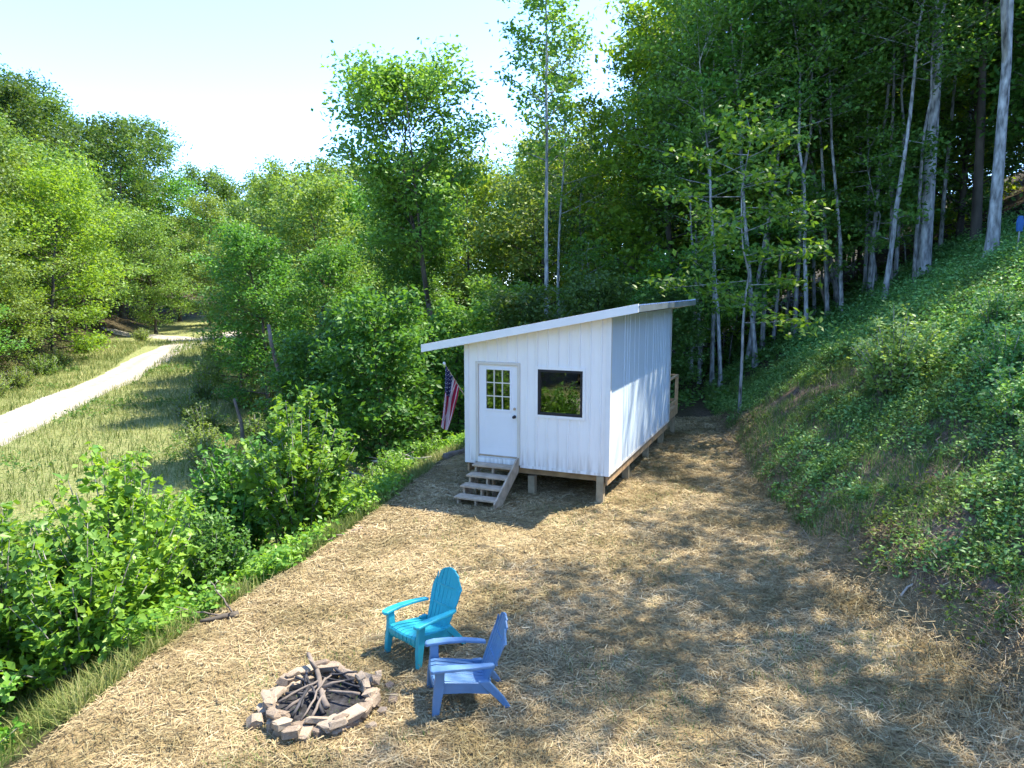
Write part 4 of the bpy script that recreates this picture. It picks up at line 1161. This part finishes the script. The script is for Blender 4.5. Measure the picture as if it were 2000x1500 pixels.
SH = [shrub_meshes('shrub', 81, 1.9, 1.15, 44, .155, 'leaf_bright', 20), shrub_meshes('shrub', 82, 1.7, 1.0, 40, .15, 'leaf_bright', 20), shrub_meshes('shrub', 83, 1.1, .75, 26, .11, 'leaf_bright', 14),
      shrub_meshes('weedy', 84, .9, .7, 34, .085, 'leaf_olive', 14, .1), shrub_meshes('weedy', 85, 1.25, .8, 44, .095, 'leaf_pale', 20, .1)]
def shrub(v, x, y, s, rz_, label, group=None, name='shrub', leafm=None, sz=None):
    e_ = empty(name, (x, y, hz(x, y) - .03), rz_); e_.scale = (s, s, sz or s)
    tag(e_, label, 'shrub', group)
    link(bpy.data.objects.new('stems', SH[v][0]), e_)
    o = link(bpy.data.objects.new('leaves', SH[v][1]), e_); o['kind'] = 'stuff'
    if leafm: o.material_slots[0].link = 'OBJECT'; o.material_slots[0].material = M[leafm]
    return e_
shrub(0, -4.35, 14.1, 1.2, .3, sz=1.5, label= 'tall rounded bright green shrub, the one closest to the cabin steps')
shrub(1, -5.9, 14.9, 1.2, 1.3, sz=1.6, label= 'green shrub behind and beside the tallest rounded one', leafm='leaf_mid')
shrub(1, -6.6, 13.3, 1.05, 2.1, sz=1.2, label= 'bright green shrub in the middle of the row above the meadow')
shrub(0, -5.15, 11.7, .7, 2.9, sz=.8, label= 'dark-bottomed green shrub filling the gap in the middle of the row', leafm='leaf_mid')
shrub(0, -5.9, 10.2, 1.15, 4.0, sz=1.5, label= 'big leafy shrub with yellow-green top leaning over the terrace edge')
shrub(1, -5.5, 8.6, 1.05, 5.0, sz=1.2, label= 'dark leafy shrub at the terrace edge nearest the dry branches')
shrub(0, -6.9, 8.9, 1.1, 5.6, sz=1.35, label= 'broad leafy shrub at the near end of the row, by the meadow')
shrub(1, -5.9, 6.6, .8, .7, sz=1.0, label= 'light green shrub cut by the left edge in the bottom corner')
# low shrubs in the meadow and at the foot of the wood
for i, (x, y, s, v) in enumerate([(-8.6, 21.5, 1.0, 3), (-9.8, 22.8, 1.2, 3), (-7.6, 23.4, 1.2, 3), (-10.8, 24.6, 1.3, 3), (-9.0, 26.0, 1.4, 3), (-12.2, 27.5, 1.4, 3), (-10.6, 29, 1.5, 3), (-13.6, 31, 1.6, 3), (-16, 35, 1.5, 3), (-14.5, 38, 1.6, 3), (-18, 41, 1.5, 3), (-20.5, 47, 1.6, 3), (-22.5, 53, 1.6, 3), (-24.5, 58, 1.7, 3)]):
    shrub(v, x, y, s, i * 1.9, 'low olive green scrub bush at the edge of the meadow', 'scrub bushes at the meadow edge', 'scrub_bush')
for i, (x, y, s) in enumerate([(-9.3, 13.4, .9), (-10.4, 14.4, .8), (-11.6, 15.0, .7), (-12.4, 17.0, .9), (-13.2, 17.6, .7), (-9.2, 18.8, .9), (-10.2, 19.6, .7)]):
    shrub(3, x, y, s, i * 2.2, 'small scrub bush standing alone in the grassy meadow', 'scrub bushes in the meadow', 'scrub_bush')
for i, (x, y, s) in enumerate([(-3.4, 16.6, .8), (-2.9, 18.0, .75), (-4.4, 16.8, .9), (-3.5, 19.6, .9), (-4.9, 18.4, .9), (-2.4, 20.6, .8)]):
    shrub(2, x, y, s, i * 1.2, 'low leafy weed clump on the slope beside the cabin', 'weed clumps on the slope beside the cabin', 'weed_clump')
shrub(4, 8.34, 15.4, 1.35, .2, 'pale sunlit weedy bush standing up from the hillside', name='pale_bush')
shrub(4, 8.9, 16.0, .9, 2.2, 'smaller pale bush close behind the tall pale one', name='pale_bush')
for i, (x, y, s) in enumerate([(8.3, 11.5, .9), (9.2, 13.2, 1.0), (7.9, 10.3, .7), (10.6, 15.6, .9)]):
    shrub(2, x, y, s, i * 2.0, 'leafy green bush on the hillside at the right edge', 'bushes on the hillside at the right edge', 'hillside_bush', leafm='leaf_cover')
# verge bushes beyond the road
for i, (x, y, s) in enumerate([(-28.2, 37, 1.6), (-30.5, 41, 1.8), (-31.5, 45, 1.7), (-34.5, 52, 1.8), (-36, 56, 1.7), (-37.5, 62, 1.7), (-38.5, 66, 1.6), (-27, 33, 1.5), (-37.5, 72, 1.6)]):
    shrub(3, x, y, s, i * 1.4, 'scrub bush on the verge under the trees across the road', 'scrub bushes across the road', 'scrub_bush')

# ------------------------------------------------------------------ logs, branches, markers
def log(p0, p1, r0, r1, m, label, seed, tw=0, n=9, wig=.02, name='fallen_log'):
    z0, z1 = hz(*p0[:2]) + p0[2], hz(*p1[:2]) + p1[2]
    return stick(name, (p0[0], p0[1], z0), (p1[0], p1[1], z1), r0, r1, m, label, 'log', None, seed, n, wig, 8, tw)
log((-9.0, 24.8, .35), (-5.2, 20.6, .25), .13, .08, 'deadwood', 'long fallen grey log lying across the scrub behind the shrubs', 1, 5)
log((-9.4, 24.2, .1), (-5.9, 20.2, .15), .10, .07, 'bark_dark', 'dark fallen log lying alongside the long grey one', 2, 3)
log((-8.2, 24.6, .6), (-4.6, 21.6, .15), .06, .03, 'deadpale', 'thin pale fallen trunk resting above the dark logs', 3, 4)
log((-4.4, 21.6, .55), (-2.3, 19.8, .2), .05, .025, 'deadpale', 'slim bleached trunk slanting down beside the cabin slope', 4, 3)
def snag(x, y, dx, dy, h, r, m, label, seed):
    return stick('dead_trunk', (x, y, hz(x, y) - .2), (x + dx, y + dy, hz(x, y) + h), r, r * .5, m, label, 'dead trunk', None, seed, 8, .02, 8, 0)
snag(-8.3, 26.5, -.75, 0, 5.0, .13, 'deadwood', 'leaning grey dead trunk standing in front of the leafy trees', 11)
snag(-9.7, 25.8, -.5, 0, 2.4, .10, 'deadwood', 'short leaning dead stump left of the tall dead trunk', 12)
snag(14.3, 31.8, -.75, 0, 1.9, .11, 'deadwood', 'short broken trunk leaning at the foot of the leaning tree', 13)
def branch(p, q, r0, r1, m, label, seed, tw=2, wig=.06):
    return stick('dry_branch', (p[0], p[1], hz(*p[:2]) + p[2]), (q[0], q[1], hz(*q[:2]) + q[2]), r0, r1, m, label, 'branch', None, seed, 8, wig, 6, tw)
branch((-3.78, 9.15, .02), (-4.2, 9.45, .48), .014, .006, 'deadwood', 'dry pale branch sticking up at the terrace edge', 21, 4)
branch((-3.85, 9.05, .02), (-4.5, 9.05, .35), .013, .006, 'deadwood', 'shorter dry branch beside the pale one at the terrace edge', 22, 2)
branch((-3.70, 9.12, .03), (-4.1, 8.85, .06), .045, .02, 'bark_dark', 'dark root stub at the terrace edge below the dry branches', 23, 2)
branch((-2.75, 12.6, .02), (-3.35, 11.9, .12), .025, .010, 'deadwood', 'grey root lying along the terrace edge beside the shrubs', 24, 3)
branch((5.25, 9.15, .12), (6.15, 9.35, .08), .016, .007, 'deadpale', 'thin pale crooked stick lying across the dirt bank', 25, 1, .1)
branch((7.0, 11.7, .06), (7.7, 12.5, .1), .02, .01, 'deadwood', 'dry grey branch lying among weeds on the hillside', 26, 4)
branch((6.9, 10.9, .05), (7.9, 11.6, .12), .02, .01, 'deadwood', 'longer dry branch lying on the hillside nearest the right edge', 27, 4)
branch((5.6, 6.9, .03), (6.3, 7.3, .10), .012, .006, 'deadpale', 'thin dry twig on the straw at the right edge', 28, 3)
branch((-1.75, 18.2, .05), (-1.15, 18.9, .05), .12, .08, 'deadwood', 'short weathered log end beside the cabin corner', 29, 0, .02)
mk = empty('marker_post', (14.26, 20.4, hz(14.26, 20.4)))
tag(mk, 'thin pale marker post with a blue flag on the hillside', 'marker')
MB().tube([(0, 0, -.2), (0, 0, 1.25)], [.022, .018], 8).build('stake', M['bark_pale'], mk)
M['blue_tape'] = simple('blue_tape', (.03, .12, .35), .5, .1)
MB().loft([[(-.07, -.03, .85), (.07, -.03, .85), (.07, .03, .85), (-.07, .03, .85)], [(-.09, -.035, 1.1), (.09, -.035, 1.1), (.09, .035, 1.1), (-.09, .035, 1.1)], [(-.05, -.03, 1.28), (.05, -.03, 1.28), (.05, .03, 1.28), (-.05, .03, 1.28)]]).build('tape', M['blue_tape'], mk)

# ------------------------------------------------------------------ ground cover (uncountable)
def stuff(name, V, F, m, label, cat):
    o = link(bpy.data.objects.new(name, np_mesh(name, V, F, m)))
    tag(o, label, cat, None, 'stuff'); return o
rng = np.random.default_rng(17)
def inview(x, y, marg=.05):
    return (y > 2) & (np.abs(x) < (0.72 + marg) * y + .8)
# straw on the terrace
n = 620000
y = 4.3 + (24 - 4.3) * rng.uniform(0, 1, n) ** 1.7; x = rng.uniform(-5.2, 7.2, n)
xl = np.interp(y, XL[:, 0], XL[:, 1]); xr = np.interp(y, XR[:, 0], XR[:, 1])
patch = noise2(x, y, 1.1, 31) + .6 * noise2(x, y, 3.2, 32)
keep = inview(x, y) & (x > xl - .12) & (x < xr + .75 + .4 * patch) & (rng.uniform(0, 1, n) < .62 + .5 * patch) & ((x - FX) ** 2 + (y - FY) ** 2 > .5 ** 2)
x, y = x[keep], y[keep]; n = len(x)
near = smooth(1.6, .0, np.interp(y, XR[:, 0], XR[:, 1]) - x) * smooth(12, 8, y)
z = height(x, y) + .004 + rng.exponential(.012, n) + near * rng.exponential(.05, n)
ln = rng.uniform(.04, .18, n); ph = rng.uniform(0, 6.283, n) ; ti = rng.normal(0, .12, n) + near * rng.normal(0, .35, n)
d = np.stack([np.cos(ph) * np.cos(ti), np.sin(ph) * np.cos(ti), np.sin(ti)], -1) * (ln / 2)[:, None]
s = np.stack([-np.sin(ph), np.cos(ph), rng.normal(0, .4, n)], -1) * (rng.uniform(.0011, .0026, n) * (1 + y / 11))[:, None]
C = np.stack([x, y, z + np.abs(d[:, 2])], -1); bw_ = np.stack([np.zeros(n), np.zeros(n), rng.uniform(0, .03, n)], -1)
V = np.stack([C - d - s, C - d + s, C + d + s - bw_, C + d - s - bw_], 1).reshape(-1, 3)
b = np.arange(n)[:, None] * 4
F = np.concatenate([b + np.array([0, 1, 2]), b + np.array([0, 2, 3])], 1).reshape(-1, 3)
stuff('straw', V, F, M['straw'], 'loose tan straw spread over the flat terrace', 'straw')
# thin green grass coming through the straw
n = 26000
y = 4.5 + 17 * rng.uniform(0, 1, n) ** 1.4; x = rng.uniform(-4.5, 6, n)
xl = np.interp(y, XL[:, 0], XL[:, 1]); xr = np.interp(y, XR[:, 0], XR[:, 1])
keep = inview(x, y) & (x > xl) & (x < xr) & (noise2(x, y, 1.5, 41) + .4 * noise2(x, y, 6, 42) > .18)
P_ = np.stack([x, y, height(x, y)], -1)[keep]; n = len(P_)
V, F = blade_geo(P_, rng.uniform(.05, .14, n), rng.uniform(.004, .008, n), rng, .4, 1.0)
stuff('grass', V, F, M['grass_green'], 'sparse green grass coming up through the straw', 'grass')
# meadow grass on the left
n = 300000
y = 5 + 75 * rng.uniform(0, 1, n) ** 1.7; x = -2 - 45 * rng.uniform(0, 1, n)
xl = np.interp(y, XL[:, 0], XL[:, 1]); xro = np.interp(y, RD[:, 0], RD[:, 1])
q = x - xro
keep = inview(x, y) & (x < xl - .15) & ((np.abs(q) > 1.55) | (y > 66)) & (q > -9) & ~((x > -8) & (y > 24) & (rng.uniform(0, 1, n) < .8)) & (y < 70)
keep &= rng.uniform(0, 1, n) < .8 + .8 * noise2(x, y, .7, 51)
P_ = np.stack([x, y, height(x, y)], -1)[keep]; n = len(P_)
V, F = blade_geo(P_, rng.uniform(.10, .32, n) * (1 + P_[:, 1] / 60), rng.uniform(.006, .014, n) * (1 + P_[:, 1] / 22), rng, .45, 1.0)
stuff('grass', V, F, M['grass'], 'dry yellow-green meadow grass below the terrace', 'grass')
# tall green weeds along the slope under the terrace edge
n = 42000
y = 4.5 + 18 * rng.uniform(0, 1, n) ** 1.2; x = np.interp(y, XL[:, 0], XL[:, 1]) - .15 - np.abs(rng.normal(0, 1.3, n))
keep = inview(x, y) & (noise2(x, y, 1.3, 61) + .5 * noise2(x, y, 4.0, 62) > .02)
P_ = np.stack([x, y, height(x, y)], -1)[keep]; n = len(P_)
V, F = blade_geo(P_, rng.uniform(.12, .42, n), rng.uniform(.006, .014, n), rng, .4, 1.1)
stuff('weeds', V, F, M['grass'], 'long green grass on the slope under the terrace edge', 'weeds')

def cover(n, pos, hmin, hmax, leaf, k, name, m, label):
    x, y = pos(n)
    P_ = np.stack([x, y, height(x, y)], -1)
    hh = rng.uniform(hmin, hmax, len(P_)) ** 1.0
    kk = rng.poisson(k, len(P_)) + 3
    C = np.repeat(P_, kk, 0); H_ = np.repeat(hh, kk)
    q = rng.uniform(.15, 1, len(C))
    C = C + np.stack([rng.normal(0, .5, len(C)) * H_ * .7, rng.normal(0, .5, len(C)) * H_ * .7, q * H_], -1)
    V, F = leaf_geo(C, leaf * rng.uniform(.55, 1.3, len(C)) * (1 + C[:, 1] / 60), rng, aspect=.55, tilt_mu=.1, tilt_sd=.45)
    stuff(name, V, F, M[m], label, 'weeds')
def pos_hill(lo, hi, thr, seed):
    def f(n):
        y = 4.5 + 29 * rng.uniform(0, 1, n) ** 1.3
        e_ = lo + (hi - lo) * rng.uniform(0, 1, n)
        x = np.interp(y, XR[:, 0], XR[:, 1]) + e_
        k = inview(x, y, .08) & (noise2(x, y, 1.25, seed) + .5 * noise2(x, y, 3.1, seed + 1) > thr - .28 * smooth(2, 5, e_) - .22 * smooth(13, 9, y) * smooth(.5, 1.2, e_))
        return x[k], y[k]
    return f
cover(22000, pos_hill(.3, 12, .12, 71), .08, .36, .06, 13, 'ground_cover', 'leaf_cover', 'leafy green weeds covering the hillside')
cover(13000, pos_hill(.3, 7, .04, 75), .06, .26, .05, 10, 'ground_cover', 'leaf_olive', 'yellowish low weeds among the soil of the hillside')
cover(6500, pos_hill(3.2, 14, .0, 77), .2, .7, .075, 18, 'undergrowth', 'leaf_cover', 'taller green undergrowth higher up the hillside')
def pos_wood(n):
    y = 22 + 22 * rng.uniform(0, 1, n); x = -9 + 30 * rng.uniform(0, 1, n)
    k = (y > 24 + .0 * x) & ((x < np.interp(y, XR[:, 0], XR[:, 1]) + 1) | (y > 27)) & (noise2(x, y, .8, 79) > -.25)
    return x[k], y[k]
cover(3200, pos_wood, .2, .8, .13, 13, 'undergrowth', 'leaf_dark', 'dark undergrowth on the floor of the wood')
def pos_slope(n):
    y = 4.6 + 20 * rng.uniform(0, 1, n) ** 1.2; x = np.interp(y, XL[:, 0], XL[:, 1]) - .3 - np.abs(rng.normal(0, 1.5, n))
    k = inview(x, y) & (noise2(x, y, 1.4, 81) > -.05)
    return x[k], y[k]
cover(5200, pos_slope, .12, .5, .085, 12, 'ground_cover', 'leaf_bright', 'bright leafy weeds on the slope under the terrace edge')
def pos_mead(n):
    y = 8 + 60 * rng.uniform(0, 1, n) ** 1.3; x = -6 - 34 * rng.uniform(0, 1, n)
    xro = np.interp(y, RD[:, 0], RD[:, 1])
    k = inview(x, y) & (np.abs(x - xro) > 2.0) & (x - xro > -8) & (noise2(x, y, .55, 83) > .15)
    return x[k], y[k]
cover(7000, pos_mead, .1, .5, .09, 11, 'ground_cover', 'leaf_mid', 'patchy low weeds growing in the meadow grass')
# brush: dead stems strewn over the bank
n = 24000
y = 4.5 + 18 * rng.uniform(0, 1, n) ** 1.2; e_ = rng.uniform(-.1, 5.5, n); x = np.interp(y, XR[:, 0], XR[:, 1]) + e_
keep = inview(x, y) & (noise2(x, y, 1.0, 91) > -.1)
P_ = np.stack([x, y, height(x, y) + .02], -1)[keep]; n = len(P_)
V, F = blade_geo(P_, rng.uniform(.10, .45, n), rng.uniform(.004, .009, n), rng, .3, .2, .1)
stuff('brush', V, F, M['brush'], 'dead stems and twigs strewn over the dirt bank', 'brush')

# trees beyond the near end of the meadow (mirrored in the cabin windows)
for i, (x, y, s) in enumerate([(-17, 1, .8), (-21, -6, 1.0), (-12, -9, .9), (-26, 4, 1.0), (-7, -14, 1.0), (-16, -16, 1.1), (-23, 11, .9), (-25, -1, 1.0), (-20, -11, 1.0), (-27, 16, .9)]):
    tree('broad', i, x, y, s, i * 1.9, (0, 0), 'leafy tree at the near end of the meadow, mirrored in the cabin window', 'trees at the near end of the meadow', 'leafy_tree', leafm=('leaf_olive', 'leaf_yellow')[i % 2])

# green grass among the weeds of the hillside
n = 170000
y = 5 + 26 * rng.uniform(0, 1, n) ** 1.3; e_ = rng.uniform(.2, 12, n); x = np.interp(y, XR[:, 0], XR[:, 1]) + e_
keep = inview(x, y) & (noise2(x, y, 1.1, 95) + .4 * noise2(x, y, 4, 96) > -.12)
P_ = np.stack([x, y, height(x, y)], -1)[keep]; n = len(P_)
V, F = blade_geo(P_, rng.uniform(.10, .36, n), rng.uniform(.005, .010, n) * (1 + P_[:, 1] / 30), rng, .45, 1.0)
stuff('grass', V, F, M['grass_green'], 'green grass among the weeds of the hillside', 'grass')
